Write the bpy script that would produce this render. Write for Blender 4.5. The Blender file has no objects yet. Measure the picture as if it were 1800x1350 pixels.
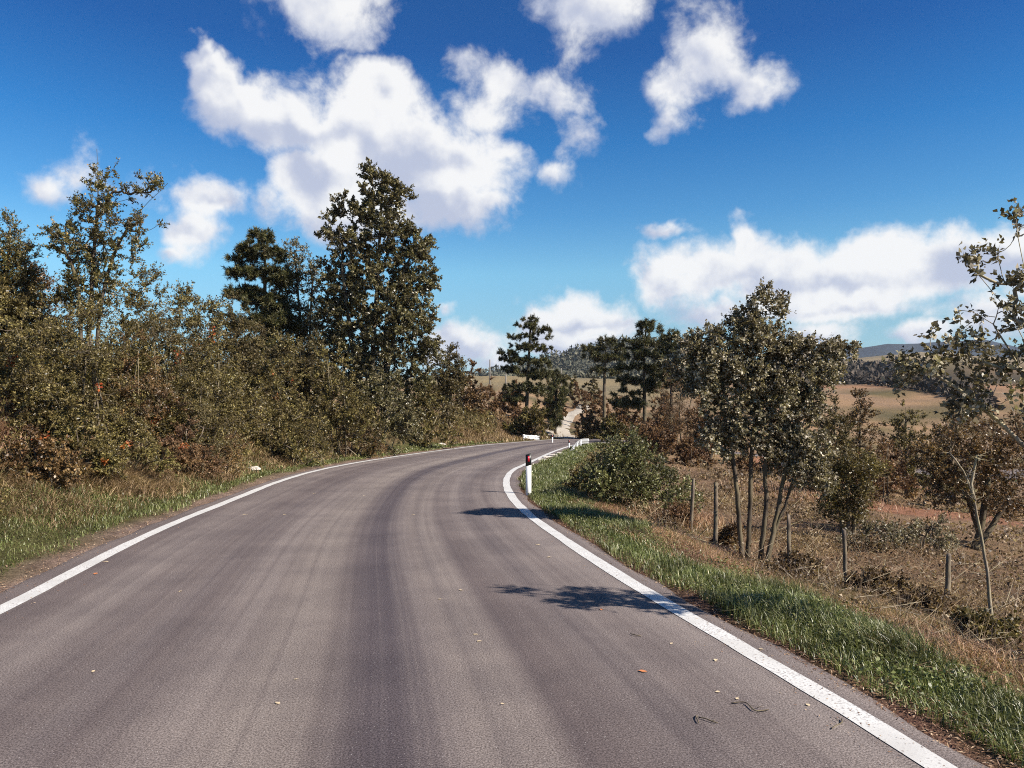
import bpy, math, random
import numpy as np
from mathutils import Vector

# ------------------------------------------------------------------ camera
SC = bpy.context.scene
COL = SC.collection
F = 1360.0                       # focal length in photo pixels (1800 wide)
HV = 720.0                       # photo row of the true horizon
EYE = 1.65
PITCH = math.atan((HV - 675.0) / F)
cam_d = bpy.data.cameras.new('camera')
cam = bpy.data.objects.new('camera', cam_d)
COL.objects.link(cam)
cam_d.sensor_fit = 'HORIZONTAL'
cam_d.sensor_width = 36.0
cam_d.lens = 36.0 * F / 1800.0
cam_d.clip_start = 0.05
cam_d.clip_end = 12000.0
cam.location = (0, 0, EYE)
cam.rotation_euler = (math.pi / 2 + PITCH, 0, 0)
SC.camera = cam

# ------------------------------------------------------------------ light
SUN_EL = math.radians(37.0)
SUN_H = Vector((0.90, -0.435, 0)).normalized()
TO_SUN = Vector((SUN_H.x * math.cos(SUN_EL), SUN_H.y * math.cos(SUN_EL), math.sin(SUN_EL)))
sun_d = bpy.data.lights.new('sun', 'SUN')
sun_d.energy = 5.0
sun_d.angle = math.radians(0.53)
sun_d.color = (1.0, 0.925, 0.82)
sun = bpy.data.objects.new('sun', sun_d)
COL.objects.link(sun)
sun.rotation_euler = TO_SUN.to_track_quat('Z', 'Y').to_euler()
sun.location = (30, -12, 25)

SC.view_settings.view_transform = 'Standard'
SC.view_settings.look = 'None'
SC.view_settings.gamma = 1.0
SC.view_settings.exposure = 0.9
SC.view_settings.use_curve_mapping = False
SC.render.engine = 'CYCLES'
SC.cycles.max_bounces = 6
SC.cycles.diffuse_bounces = 2
SC.cycles.glossy_bounces = 2
SC.cycles.transmission_bounces = 3
SC.cycles.transparent_max_bounces = 4
SC.cycles.sample_clamp_indirect = 4.0
SC.cycles.use_denoising = False
SC.cycles.filter_width = 1.05

# ------------------------------------------------------------------ world: sky with cumulus clouds
def ray(u, v):
    a, b = (u - 900.0) / F, (675.0 - v) / F
    cp, sp = math.cos(PITCH), math.sin(PITCH)
    return np.array([a, cp - b * sp, sp + b * cp])

def az_el(u, v):
    d = ray(u, v)
    d = d / np.linalg.norm(d)
    return math.atan2(d[0], d[1]), math.asin(d[2])

world = bpy.data.worlds.new('World')
SC.world = world
world.use_nodes = True
WT = world.node_tree
WN, WL = WT.nodes, WT.links
WN.clear()

def wn(kind, **kw):
    n = WN.new(kind)
    for k, v in kw.items():
        if k.startswith('i'):
            n.inputs[int(k[1:])].default_value = v
        else:
            setattr(n, k, v)
    return n

def wmath(op, a, b=None, c=None, clamp=False):
    n = WN.new('ShaderNodeMath'); n.operation = op; n.use_clamp = clamp
    for k, x in enumerate((a, b, c)):
        if x is None: continue
        if isinstance(x, (int, float)): n.inputs[k].default_value = x
        else: WL.new(x, n.inputs[k])
    return n.outputs[0]

def wvec(op, a, b=None, c=None, out=0):
    n = WN.new('ShaderNodeVectorMath'); n.operation = op
    for k, x in enumerate((a, b, c)):
        if x is None: continue
        if isinstance(x, tuple): n.inputs[k].default_value = x
        else: WL.new(x, n.inputs[k])
    return n.outputs[out]

def wmix(fac, a, b, blend='MIX'):
    n = WN.new('ShaderNodeMix'); n.data_type = 'RGBA'; n.blend_type = blend
    for k, x in ((0, fac), (6, a), (7, b)):
        if isinstance(x, (int, float)): n.inputs[k].default_value = x
        elif isinstance(x, tuple): n.inputs[k].default_value = x
        else: WL.new(x, n.inputs[k])
    return n.outputs[2]

def wnoise(vec, scale, detail, rough=0.5, out=0, dist=0.0):
    n = WN.new('ShaderNodeTexNoise')
    n.inputs['Scale'].default_value = scale
    n.inputs['Detail'].default_value = detail
    n.inputs['Roughness'].default_value = rough
    n.inputs['Distortion'].default_value = dist
    WL.new(vec, n.inputs['Vector'])
    return n.outputs[out]

def wramp(x, lo, hi, a=0.0, b=1.0, smooth=True):
    n = WN.new('ShaderNodeMapRange')
    n.interpolation_type = 'SMOOTHSTEP' if smooth else 'LINEAR'
    n.inputs[1].default_value = lo; n.inputs[2].default_value = hi
    n.inputs[3].default_value = a; n.inputs[4].default_value = b
    WL.new(x, n.inputs[0])
    return n.outputs[0]

sky = WN.new('ShaderNodeTexSky')
sky.sky_type = 'NISHITA'
sky.sun_disc = False
sky.sun_elevation = SUN_EL
sky.sun_rotation = math.atan2(SUN_H.x, SUN_H.y)
sky.altitude = 400.0
sky.air_density = 1.0
sky.dust_density = 0.3
sky.ozone_density = 3.0

tc = WN.new('ShaderNodeTexCoord')
DIR = tc.outputs['Generated']
sep = WN.new('ShaderNodeSeparateXYZ'); WL.new(DIR, sep.inputs[0])
AZ = wmath('ARCTAN2', sep.outputs[0], sep.outputs[1])
EL = wmath('ARCSINE', sep.outputs[2])
comb = WN.new('ShaderNodeCombineXYZ'); WL.new(AZ, comb.inputs[0]); WL.new(EL, comb.inputs[1])
q0 = comb.outputs[0]
n1 = wnoise(DIR, 7.0, 3.0, 0.55, out=1)
n2 = wnoise(DIR, 26.0, 3.0, 0.6, out=1)
w1 = wvec('MULTIPLY', wvec('SUBTRACT', n1, (0.5, 0.5, 0.5)), (0.11, 0.085, 0))
w2 = wvec('MULTIPLY', wvec('SUBTRACT', n2, (0.5, 0.5, 0.5)), (0.040, 0.036, 0))
Q = wvec('ADD', wvec('ADD', q0, w1), w2)

# cloud masses: where each stands in the sky, its half width and half height (photo pixels), how solid it is
CLOUDS = [
    (358, 98, 26, 24, .85), (378, 130, 38, 34, .95), (420, 180, 58, 42, 1), (500, 215, 84, 52, 1), (585, 235, 92, 78, 1.1),
    (658, 172, 70, 54, 1.1), (640, 265, 140, 96, 1.15), (555, 320, 80, 62, 1), (720, 285, 128, 92, 1.15),
    (800, 300, 96, 78, 1.05), (770, 362, 100, 52, 1), (862, 268, 44, 46, .75), (590, 385, 95, 38, .8), (845, 350, 40, 40, .8),
    (552, -8, 100, 52, .72), (590, 34, 62, 34, .6), (640, -5, 46, 40, .55),
    (1045, 5, 74, 58, .75), (1000, 92, 30, 36, .36), (958, 138, 64, 26, .52), (865, 192, 74, 30, .36), (995, 165, 36, 30, .42),
    (1005, 235, 34, 30, .38), (820, 112, 34, 15, .3), (955, 310, 32, 16, .3),
    (1232, 95, 66, 68, .72), (1295, 138, 60, 36, .62), (1180, 152, 50, 46, .6), (1180, 205, 26, 22, .4),
    (100, 335, 32, 24, .4), (372, 345, 62, 38, .75), (335, 395, 46, 38, .65), (298, 432, 34, 16, .5), (460, 350, 36, 40, .32),
    (235, 318, 50, 20, .25),
    (1168, 515, 70, 42, 1), (1242, 487, 86, 54, 1.05), (1312, 440, 36, 40, .9), (1385, 490, 128, 64, 1.1), (1500, 492, 105, 52, 1),
    (1545, 447, 98, 44, .95), (1690, 470, 130, 54, 1.05), (1830, 470, 130, 66, 1.05), (1440, 545, 120, 22, .75), (1280, 552, 110, 24, .75),
    (1015, 560, 90, 38, 1.05), (955, 566, 44, 28, .9), (1085, 575, 50, 24, .8), (1000, 598, 100, 18, .8),
    (1183, 410, 34, 14, .5), (815, 600, 54, 28, .85), (780, 545, 13, 14, .45), (850, 622, 50, 16, .6),
    (1430, 588, 66, 20, .7), (1610, 592, 62, 18, .7), (1740, 565, 80, 36, .85),
]
field = None; lit = None
for (u, v, ru, rv, st) in CLOUDS:
    a, e = az_el(u, v)
    d = ray(u, v)
    k = 1.0 / (F * math.hypot(d[0], d[1]) ** 1.4)
    if v > 395: ru, rv = ru * 1.08, rv * 1.10
    sx, sy = 1.0 / (ru * k * 1.20), 1.0 / (rv * k * 1.20)
    w = wvec('MULTIPLY_ADD', Q, (sx, sy, 0.0), (-a * sx, -e * sy, 0.0))
    f = wmath('MULTIPLY_ADD', wvec('LENGTH', w, out=1), -st, st)
    g = wmath('MULTIPLY_ADD', wvec('DISTANCE', w, (0.40, 0.60, 0.0), out=1), -st, st)
    field = f if field is None else wmath('SMOOTH_MAX', field, f, 0.12)
    lit = g if lit is None else wmath('SMOOTH_MAX', lit, g, 0.25)
# the same kind of broken cumulus goes on all round, outside the photograph's field of view
nc = wnoise(wvec('MULTIPLY', DIR, (1.0, 1.0, 1.7)), 3.2, 4.0, 0.55)
other = wramp(nc, 0.52, 0.72, -0.4, 0.8, smooth=False)
in_az = wramp(wmath('ABSOLUTE', AZ), 0.66, 0.78, 0.0, 1.0)
in_el = wramp(EL, 0.50, 0.60, 0.0, 1.0)
outside = wmath('MULTIPLY_ADD', wmath('MAXIMUM', in_az, in_el), 1.0, -1.0)
other = wmath('ADD', other, outside)
field = wmath('MAXIMUM', field, other)
fbm = wnoise(DIR, 14.0, 10.0, 0.62, dist=0.2)
fine = wmath('MULTIPLY_ADD', fbm, 1.6, -0.79)
dens = wmath('ADD', field, fine)
cover = wramp(dens, -0.13, 0.48)
above = wramp(EL, 0.0, 0.02)
cover = wmath('MULTIPLY', cover, above)
# self-shadowing: cloud that has more cloud towards the sun is greyer
sh = wmath('SUBTRACT', field, lit)
puff_a = wnoise(DIR, 13.0, 5.0, 0.5, dist=0.2)
puff_b = wnoise(wvec('ADD', DIR, (0.014, 0.0, 0.020)), 13.0, 5.0, 0.5, dist=0.2)
relief = wmath('SUBTRACT', puff_a, puff_b)
sh2 = wmath('ADD', wmath('MULTIPLY', sh, -1.0), wmath('MULTIPLY', relief, 1.6))
thin = wramp(dens, 0.1, 0.9, -0.22, 0.06)
sh2 = wmath('ADD', sh2, thin)
bright = wramp(sh2, -0.78, 0.02)
cl = wmix(bright, (5.1, 5.6, 7.1, 1), (9.5, 9.5, 9.5, 1))
# the clear autumn air is deep blue high up and pale towards the horizon, the same all round
grade = WN.new('ShaderNodeValToRGB')
cr = grade.color_ramp
STOPS = [(0, (1.15, 0.92, 0.98)), (6, (1.38, 1.19, 1.06)), (10, (1.45, 1.48, 1.30)), (14, (0.70, 1.14, 1.27)),
         (19, (0.22, 0.86, 1.20)), (25, (0.07, 0.56, 0.99)), (60, (0.11, 0.36, 0.62)), (90, (0.10, 0.33, 0.58))]
while len(cr.elements) < len(STOPS): cr.elements.new(0.5)
for el_, (deg, c) in zip(cr.elements, STOPS):
    el_.position = math.radians(deg) / (math.pi / 2)
    el_.color = (c[0] / 2, c[1] / 2, c[2] / 2, 1)
WL.new(wmath('DIVIDE', EL, math.pi / 2, clamp=True), grade.inputs[0])
blue = wmix(1.0, sky.outputs[0], (1.24, 1.96, 2.24, 1), 'MULTIPLY')
blue = wmix(1.0, blue, grade.outputs[0], 'MULTIPLY')
skyc = wmix(wmath('MULTIPLY', cover, 0.97), blue, cl)
bg = WN.new('ShaderNodeBackground')
bg.inputs[1].default_value = 0.0545
WL.new(skyc, bg.inputs[0])
wo = WN.new('ShaderNodeOutputWorld')
WL.new(bg.outputs[0], wo.inputs[0])
world.cycles.sampling_method = 'NONE'

# ------------------------------------------------------------------ helpers
RNG = np.random.default_rng(11)

def road_z(y, x=None):
    y = np.asarray(y, float)
    z = -0.01 * np.maximum(0.0, y - 20.0)
    if x is not None:                      # past the bend the road drops away to the right
        t = np.clip((y - 34.0) / 9.0, 0, 1)
        z = z - np.minimum(0.11 * np.maximum(0.0, np.asarray(x, float) - 6.5), 2.6) * t * t * (3 - 2 * t)
    return z

def P(u, v, Y):
    d = ray(u, v)
    t = Y / d[1]
    return np.array([d[0] * t, Y, EYE + d[2] * t])

def on_road(u, v):
    y = 20.0
    for _ in range(60):
        y2 = (EYE - float(road_z(y))) / (-(ray(u, v)[2] / ray(u, v)[1]))
        y = 0.5 * y + 0.5 * y2
    p = P(u, v, y)
    return p[0], p[1]

def catmull(pts, step=0.3):
    pts = np.array(pts, float)
    out = []
    n = len(pts)
    for i in range(n - 1):
        p0 = pts[max(i - 1, 0)]; p1 = pts[i]; p2 = pts[i + 1]; p3 = pts[min(i + 2, n - 1)]
        m = max(2, int(np.linalg.norm(p2 - p1) / step))
        t = np.linspace(0, 1, m, endpoint=False)[:, None]
        out.append(0.5 * ((2 * p1) + (-p0 + p2) * t + (2 * p0 - 5 * p1 + 4 * p2 - p3) * t ** 2 + (-p0 + 3 * p1 - 3 * p2 + p3) * t ** 3))
    out.append(pts[-1:])
    return np.vstack(out)

def smooth_line(p, k=9, it=3):
    p = p.copy()
    for _ in range(it):
        q = np.pad(p, ((k // 2, k // 2), (0, 0)), mode='edge')
        p2 = np.stack([np.convolve(q[:, j], np.ones(k) / k, mode='valid') for j in range(p.shape[1])], 1)
        p2[0] = p[0]; p2[-1] = p[-1]
        p = p2
    return p

def vhash(ix, iy, seed):
    h = np.sin(ix * 127.1 + iy * 311.7 + seed * 74.7) * 43758.5453
    return h - np.floor(h)

def vnoise(x, y, scale=1.0, seed=0):
    x = np.asarray(x, float) * scale; y = np.asarray(y, float) * scale
    ix, iy = np.floor(x), np.floor(y)
    fx, fy = x - ix, y - iy
    fx = fx * fx * (3 - 2 * fx); fy = fy * fy * (3 - 2 * fy)
    a = vhash(ix, iy, seed); b = vhash(ix + 1, iy, seed); c = vhash(ix, iy + 1, seed); d = vhash(ix + 1, iy + 1, seed)
    return (a + (b - a) * fx) * (1 - fy) + (c + (d - c) * fx) * fy

def sstep(x, a, b):
    t = np.clip((np.asarray(x, float) - a) / (b - a), 0, 1)
    return t * t * (3 - 2 * t)

# ---- mesh building
def mesh_obj(name, verts, faces_flat, face_sizes, mat, parent=None, smooth=False, colors=None, uv=None):
    me = bpy.data.meshes.new(name)
    verts = np.asarray(verts, np.float32)
    faces_flat = np.asarray(faces_flat, np.int32)
    face_sizes = np.asarray(face_sizes, np.int32)
    me.vertices.add(len(verts)); me.vertices.foreach_set('co', verts.ravel())
    me.loops.add(len(faces_flat)); me.loops.foreach_set('vertex_index', faces_flat)
    me.polygons.add(len(face_sizes))
    starts = np.concatenate([[0], np.cumsum(face_sizes)[:-1]]).astype(np.int32)
    me.polygons.foreach_set('loop_start', starts)
    if smooth:
        me.polygons.foreach_set('use_smooth', np.ones(len(face_sizes), bool))
    if colors is not None:
        at = me.attributes.new('tint', 'FLOAT_COLOR', 'POINT')
        at.data.foreach_set('color', np.asarray(colors, np.float32).ravel())
    if uv is not None:
        lay = me.uv_layers.new(name='UVMap')
        lay.data.foreach_set('uv', np.asarray(uv, np.float32)[faces_flat].ravel())
    me.update(calc_edges=True)
    me.validate()
    if mat is not None:
        me.materials.append(mat)
    o = bpy.data.objects.new(name, me)
    COL.objects.link(o)
    if parent is not None:
        o.parent = parent
        o.matrix_parent_inverse = parent.matrix_world.inverted() if False else o.matrix_parent_inverse
    return o

class MB:
    """collects shapes and links them as one mesh object"""
    def __init__(self):
        self.v = []; self.f = []; self.s = []; self.n = 0
    def add(self, verts, faces):
        verts = np.asarray(verts, float)
        for f in faces:
            self.f.extend([i + self.n for i in f]); self.s.append(len(f))
        self.v.append(verts); self.n += len(verts)
    def add_flat(self, verts, flat, sizes):
        self.f.extend((np.asarray(flat) + self.n).tolist()); self.s.extend(np.asarray(sizes).tolist())
        self.v.append(np.asarray(verts, float)); self.n += len(verts)
    def tube(self, pts, radii, sides=6, cap=True):
        pts = np.asarray(pts, float); n = len(pts)
        radii = np.broadcast_to(np.asarray(radii, float), (n,))
        t = np.gradient(pts, axis=0); t /= np.linalg.norm(t, axis=1)[:, None] + 1e-9
        ref = np.array([0.31, 0.77, 0.55]) if abs(t[0] @ np.array([0.31, 0.77, 0.55])) < 0.85 else np.array([0.9, -0.3, 0.2])
        a = np.cross(t, ref); a /= np.linalg.norm(a, axis=1)[:, None] + 1e-9
        b = np.cross(t, a)
        th = np.linspace(0, 2 * math.pi, sides, endpoint=False)
        ring = (a[:, None, :] * np.cos(th)[None, :, None] + b[:, None, :] * np.sin(th)[None, :, None]) * radii[:, None, None]
        v = (pts[:, None, :] + ring).reshape(-1, 3)
        fs = []
        for i in range(n - 1):
            for j in range(sides):
                k = (j + 1) % sides
                fs.append((i * sides + j, i * sides + k, (i + 1) * sides + k, (i + 1) * sides + j))
        if cap:
            fs.append(tuple(range(sides))[::-1]); fs.append(tuple((n - 1) * sides + j for j in range(sides)))
        self.add(v, fs)
    def box(self, c, half, rz=0.0, bev=0.0, rx=0.0):
        x, y, z = half
        v = []
        for sz in (-1, 1):
            for (sx, sy) in ((-1, -1), (1, -1), (1, 1), (-1, 1)):
                v.append((sx * x, sy * y, sz * z))
        v = np.array(v, float)
        if rx:
            cx, sx_ = math.cos(rx), math.sin(rx)
            v = v @ np.array([[1, 0, 0], [0, cx, sx_], [0, -sx_, cx]])
        cz, sz_ = math.cos(rz), math.sin(rz)
        v = v @ np.array([[cz, sz_, 0], [-sz_, cz, 0], [0, 0, 1]])
        self.add(v + np.asarray(c, float), [(3, 2, 1, 0), (4, 5, 6, 7), (0, 1, 5, 4), (1, 2, 6, 5), (2, 3, 7, 6), (3, 0, 4, 7)])
    def build(self, name, mat, parent=None, smooth=False, origin=None):
        v = np.vstack(self.v)
        if origin is not None:
            v = v - np.asarray(origin, float)
        return mesh_obj(name, v, self.f, self.s, mat, parent, smooth)

def tag(o, label=None, cat=None, group=None, kind=None):
    if label: o['label'] = label
    if cat: o['category'] = cat
    if group: o['group'] = group
    if kind: o['kind'] = kind
    return o

def empty(name, loc):
    o = bpy.data.objects.new(name, None)
    o.location = loc
    o.empty_display_size = 0.2
    COL.objects.link(o)
    return o

# ---- materials
def mat_base(name):
    m = bpy.data.materials.new(name); m.use_nodes = True
    nt = m.node_tree; nt.nodes.clear()
    out = nt.nodes.new('ShaderNodeOutputMaterial')
    return m, nt, out

def nd(nt, kind, **kw):
    n = nt.nodes.new(kind)
    for k, v in kw.items(): setattr(n, k, v)
    return n

def ramp_node(nt, stops):
    r = nt.nodes.new('ShaderNodeValToRGB')
    cr = r.color_ramp
    while len(cr.elements) < len(stops): cr.elements.new(0.5)
    for e, (p, c) in zip(cr.elements, stops):
        e.position = p; e.color = (*c, 1)
    return r

def mixc(nt, fac, a, b, blend='MIX'):
    n = nt.nodes.new('ShaderNodeMix'); n.data_type = 'RGBA'; n.blend_type = blend
    for k, x in ((0, fac), (6, a), (7, b)):
        if isinstance(x, (int, float)): n.inputs[k].default_value = x
        elif isinstance(x, tuple): n.inputs[k].default_value = (*x, 1) if len(x) == 3 else x
        else: nt.links.new(x, n.inputs[k])
    return n.outputs[2]

def noise(nt, scale, detail=3.0, rough=0.5, vec=None, coord='Object'):
    n = nt.nodes.new('ShaderNodeTexNoise')
    n.inputs['Scale'].default_value = scale; n.inputs['Detail'].default_value = detail; n.inputs['Roughness'].default_value = rough
    if vec is None:
        t = nt.nodes.new('ShaderNodeTexCoord'); vec = t.outputs[coord]
    nt.links.new(vec, n.inputs['Vector'])
    return n

def maprange(nt, x, lo, hi, a=0.0, b=1.0):
    n = nt.nodes.new('ShaderNodeMapRange'); n.interpolation_type = 'SMOOTHSTEP'
    nt.links.new(x, n.inputs[0])
    for k, q in zip((1, 2, 3, 4), (lo, hi, a, b)): n.inputs[k].default_value = q
    return n.outputs[0]

def leaf_mat(name, stops, clump=(0.7, 1.25), trans=0.28, rough=0.5, spec=0.35, clump_scale=1.6, backmul=1.15):
    """foliage: each leaf its own shade (random per island), clumps of warmer and cooler leaves"""
    m, nt, out = mat_base(name)
    g = nd(nt, 'ShaderNodeNewGeometry')
    r = ramp_node(nt, stops); nt.links.new(g.outputs['Random Per Island'], r.inputs[0])
    n = noise(nt, clump_scale, 3.0, 0.6)
    hs = nd(nt, 'ShaderNodeHueSaturation')
    hs.inputs['Saturation'].default_value = 1.0
    nt.links.new(maprange(nt, n.outputs[0], 0.3, 0.7, clump[0], clump[1]), hs.inputs['Value'])
    nt.links.new(maprange(nt, n.outputs[0], 0.25, 0.75, 0.485, 0.51), hs.inputs['Hue'])
    nt.links.new(r.outputs[0], hs.inputs['Color'])
    p = nd(nt, 'ShaderNodeBsdfPrincipled')
    p.inputs['Roughness'].default_value = rough
    p.inputs['Specular IOR Level'].default_value = spec
    nt.links.new(hs.outputs[0], p.inputs['Base Color'])
    t = nd(nt, 'ShaderNodeBsdfTranslucent')
    tcx = mixc(nt, 1.0, hs.outputs[0], (backmul, backmul, backmul * 0.6), 'MULTIPLY')
    nt.links.new(tcx, t.inputs[0])
    mx = nd(nt, 'ShaderNodeMixShader'); mx.inputs[0].default_value = trans
    nt.links.new(p.outputs[0], mx.inputs[1]); nt.links.new(t.outputs[0], mx.inputs[2])
    nt.links.new(mx.outputs[0], out.inputs[0])
    return m

def bark_mat(name, a, b, scale=14.0):
    m, nt, out = mat_base(name)
    t = nd(nt, 'ShaderNodeTexCoord')
    mp = nd(nt, 'ShaderNodeMapping'); mp.inputs['Scale'].default_value = (1, 1, 0.25)
    nt.links.new(t.outputs['Object'], mp.inputs[0])
    n = noise(nt, scale, 5.0, 0.65, mp.outputs[0])
    n2 = noise(nt, 2.0, 2.0, 0.5)
    c = mixc(nt, maprange(nt, n.outputs[0], 0.35, 0.65), a, b)
    c = mixc(nt, maprange(nt, n2.outputs[0], 0.4, 0.65, 0.0, 0.6), c, (a[0] * 1.6, a[1] * 1.7, a[2] * 1.3))
    p = nd(nt, 'ShaderNodeBsdfPrincipled'); p.inputs['Roughness'].default_value = 0.85
    p.inputs['Specular IOR Level'].default_value = 0.2
    nt.links.new(c, p.inputs['Base Color'])
    bp = nd(nt, 'ShaderNodeBump'); bp.inputs['Strength'].default_value = 0.6; bp.inputs['Distance'].default_value = 0.02
    nt.links.new(n.outputs[0], bp.inputs['Height']); nt.links.new(bp.outputs[0], p.inputs['Normal'])
    nt.links.new(p.outputs[0], out.inputs[0])
    return m

def plain_mat(name, c, rough=0.5, spec=0.4, dirt=0.35, scale=9.0, dirtc=None, metallic=0.0):
    m, nt, out = mat_base(name)
    n = noise(nt, scale, 5.0, 0.65)
    dc = dirtc or (c[0] * 0.6, c[1] * 0.57, c[2] * 0.5)
    col = mixc(nt, maprange(nt, n.outputs[0], 0.5, 0.75, 0.0, dirt), c, dc)
    p = nd(nt, 'ShaderNodeBsdfPrincipled')
    p.inputs['Roughness'].default_value = rough; p.inputs['Specular IOR Level'].default_value = spec
    p.inputs['Metallic'].default_value = metallic
    nt.links.new(col, p.inputs['Base Color'])
    nt.links.new(p.outputs[0], out.inputs[0])
    return m

M = {}
M['hedge'] = leaf_mat('hedge_leaf', [(0, (0.041, 0.032, 0.010)), (.45, (0.112, 0.090, 0.028)), (.8, (0.220, 0.174, 0.059)), (1, (0.332, 0.260, 0.109))], (0.5, 1.3), trans=.2, rough=.4, spec=.35)
M['hedge_warm'] = leaf_mat('hedge_leaf_warm', [(0, (0.056, 0.033, 0.013)), (.5, (0.141, 0.083, 0.031)), (.85, (0.237, 0.144, 0.059)), (1, (0.333, 0.195, 0.090))], (0.5, 1.3), trans=.2, rough=.42, spec=.45)
M['oak'] = leaf_mat('oak_leaf', [(0, (0.053, 0.048, 0.015)), (.5, (0.105, 0.092, 0.027)), (.88, (0.211, 0.176, 0.061)), (1, (0.491, 0.303, 0.108))], (0.6, 1.25), spec=.5, rough=.42)
M['poplar'] = leaf_mat('poplar_leaf', [(0, (0.046, 0.040, 0.017)), (.5, (0.102, 0.090, 0.036)), (.8, (0.218, 0.189, 0.089)), (1, (0.461, 0.389, 0.231))], (0.5, 1.35), spec=.55, rough=.36)
M['bush'] = leaf_mat('bush_leaf', [(0, (.036, .038, .013)), (.45, (.100, .104, .036)), (.8, (.20, .20, .075)), (1, (.33, .31, .15))], (0.5, 1.3), trans=.18, rough=.4, spec=.4)
M['needle'] = leaf_mat('pine_needle', [(0, (0.031, 0.036, 0.013)), (.6, (0.070, 0.070, 0.023)), (1, (0.167, 0.139, 0.051))], (0.6, 1.3), trans=.1, rough=.5)
M['brown'] = leaf_mat('brown_leaf', [(0, (0.076, 0.041, 0.022)), (.5, (0.179, 0.104, 0.050)), (1, (0.331, 0.194, 0.102))], (0.6, 1.25))
M['dark'] = leaf_mat('dark_leaf', [(0, (0.047, 0.038, 0.015)), (.6, (0.100, 0.078, 0.028)), (1, (0.238, 0.179, 0.078))], (0.6, 1.25))
M['clematis'] = leaf_mat('clematis_leaf', [(0, (0.076, 0.064, 0.034)), (.5, (0.186, 0.158, 0.089)), (.8, (0.343, 0.297, 0.194)), (1, (0.578, 0.502, 0.389))], (0.55, 1.3), clump_scale=2.5, trans=.2, rough=.42, spec=.45)
M['fluff'] = leaf_mat('seed_fluff', [(0, (.34, .29, .22)), (1, (.62, .56, .46))], (0.8, 1.15), trans=.35, spec=.1, rough=.8)
M['red'] = leaf_mat('red_leaf', [(0, (.30, .05, .02)), (.5, (.42, .10, .03)), (1, (.50, .20, .06))], (0.8, 1.1), trans=.3)
M['grass'] = leaf_mat('grass_blade', [(0, (.065, .080, .022)), (.55, (.150, .172, .050)), (.88, (.25, .26, .10)), (1, (.44, .40, .23))], (0.6, 1.25), trans=.22, rough=.4, spec=.45)
M['dry'] = leaf_mat('dry_grass_blade', [(0, (0.146, 0.094, 0.044)), (.5, (0.265, 0.182, 0.093)), (1, (0.503, 0.363, 0.218))], (0.6, 1.2), trans=.25, spec=.2)
M['mixgrass'] = leaf_mat('mixed_grass_blade', [(0, (0.103, 0.095, 0.028)), (.5, (0.193, 0.158, 0.057)), (.8, (0.304, 0.227, 0.114)), (1, (0.497, 0.378, 0.217))], (0.6, 1.2), trans=.25, spec=.25)
M['bracken'] = leaf_mat('dead_bracken', [(0, (.17, .085, .045)), (.5, (.37, .215, .125)), (1, (.60, .42, .28))], (0.6, 1.25), trans=.2, spec=.2)
M['bramble'] = leaf_mat('bramble_leaf', [(0, (.055, .034, .018)), (.4, (.165, .108, .058)), (.8, (.30, .21, .12)), (1, (.46, .36, .24))], (0.45, 1.3), clump_scale=1.1)
M['litter'] = leaf_mat('dry_litter', [(0, (.12, .055, .03)), (.5, (.26, .15, .085)), (1, (.48, .36, .24))], (0.8, 1.2), trans=.1)
M['bark_pale'] = bark_mat('pale_bark', (.30, .25, .19), (.14, .11, .08))
M['bark_dark'] = bark_mat('dark_bark', (.11, .085, .062), (.04, .03, .022))
M['bark_mid'] = bark_mat('grey_bark', (.17, .135, .10), (.06, .045, .034))
M['wood_post'] = bark_mat('weathered_wood', (.19, .15, .115), (.065, .05, .04), 22.0)
M['white_plastic'] = plain_mat('white_plastic', (.80, .79, .77), .45, .4, .3, 12)
M['black_plastic'] = plain_mat('black_plastic', (.012, .012, .013), .4, .4, .3, 10, (.04, .035, .03))
M['reflector_red'] = plain_mat('red_reflector', (.62, .012, .03), .25, .6, .15, 20)
M['galv'] = plain_mat('galvanised_steel', (.40, .40, .40), .45, .5, .4, 7, (.35, .33, .30), metallic=.35)
M['stone'] = plain_mat('pale_stone', (.58, .53, .47), .9, .2, .6, 6)
M['concrete'] = plain_mat('concrete_pole', (.20, .18, .155), .85, .2, .4, 3)

# ------------------------------------------------------------------ road geometry
L_PX = [(5, 1072), (250, 944), (450, 862), (500, 843), (600, 818), (700, 802), (800, 788.5), (850, 782.5), (917, 777), (960, 773.5), (1010, 771)]
R_PX = [(1643, 1337), (1513, 1260), (1362, 1171), (1232, 1097), (1112, 1027), (1025, 972), (950, 920), (917, 895), (900, 875), (891, 857), (889, 843),
        (902, 826), (924, 816), (957, 801), (975, 793), (1007, 783), (1040, 779)]
LP = [(-3.2, -8.0), (-3.55, 0.0), (-3.85, 3.2)] + [on_road(*p) for p in L_PX]
RP = [(2.75, -8.0), (2.45, 0.0)] + [on_road(*p) for p in R_PX]
LP += [(LP[-1][0] + 5.0, LP[-1][1] + 3.6), (LP[-1][0] + 13, LP[-1][1] + 6.5), (LP[-1][0] + 40, LP[-1][1] + 8)]
RP += [(RP[-1][0] + 5.0, RP[-1][1] + 4.0), (RP[-1][0] + 13, RP[-1][1] + 7.0), (RP[-1][0] + 40, RP[-1][1] + 8.5)]
LL = smooth_line(catmull(LP, 0.25), 9, 2)
RL = smooth_line(catmull(RP, 0.25), 9, 2)

def normals2(p):
    t = np.gradient(p, axis=0); t /= np.linalg.norm(t, axis=1)[:, None] + 1e-9
    return np.stack([-t[:, 1], t[:, 0]], 1)       # left of travel

LN, RN = normals2(LL), normals2(RL)

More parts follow.
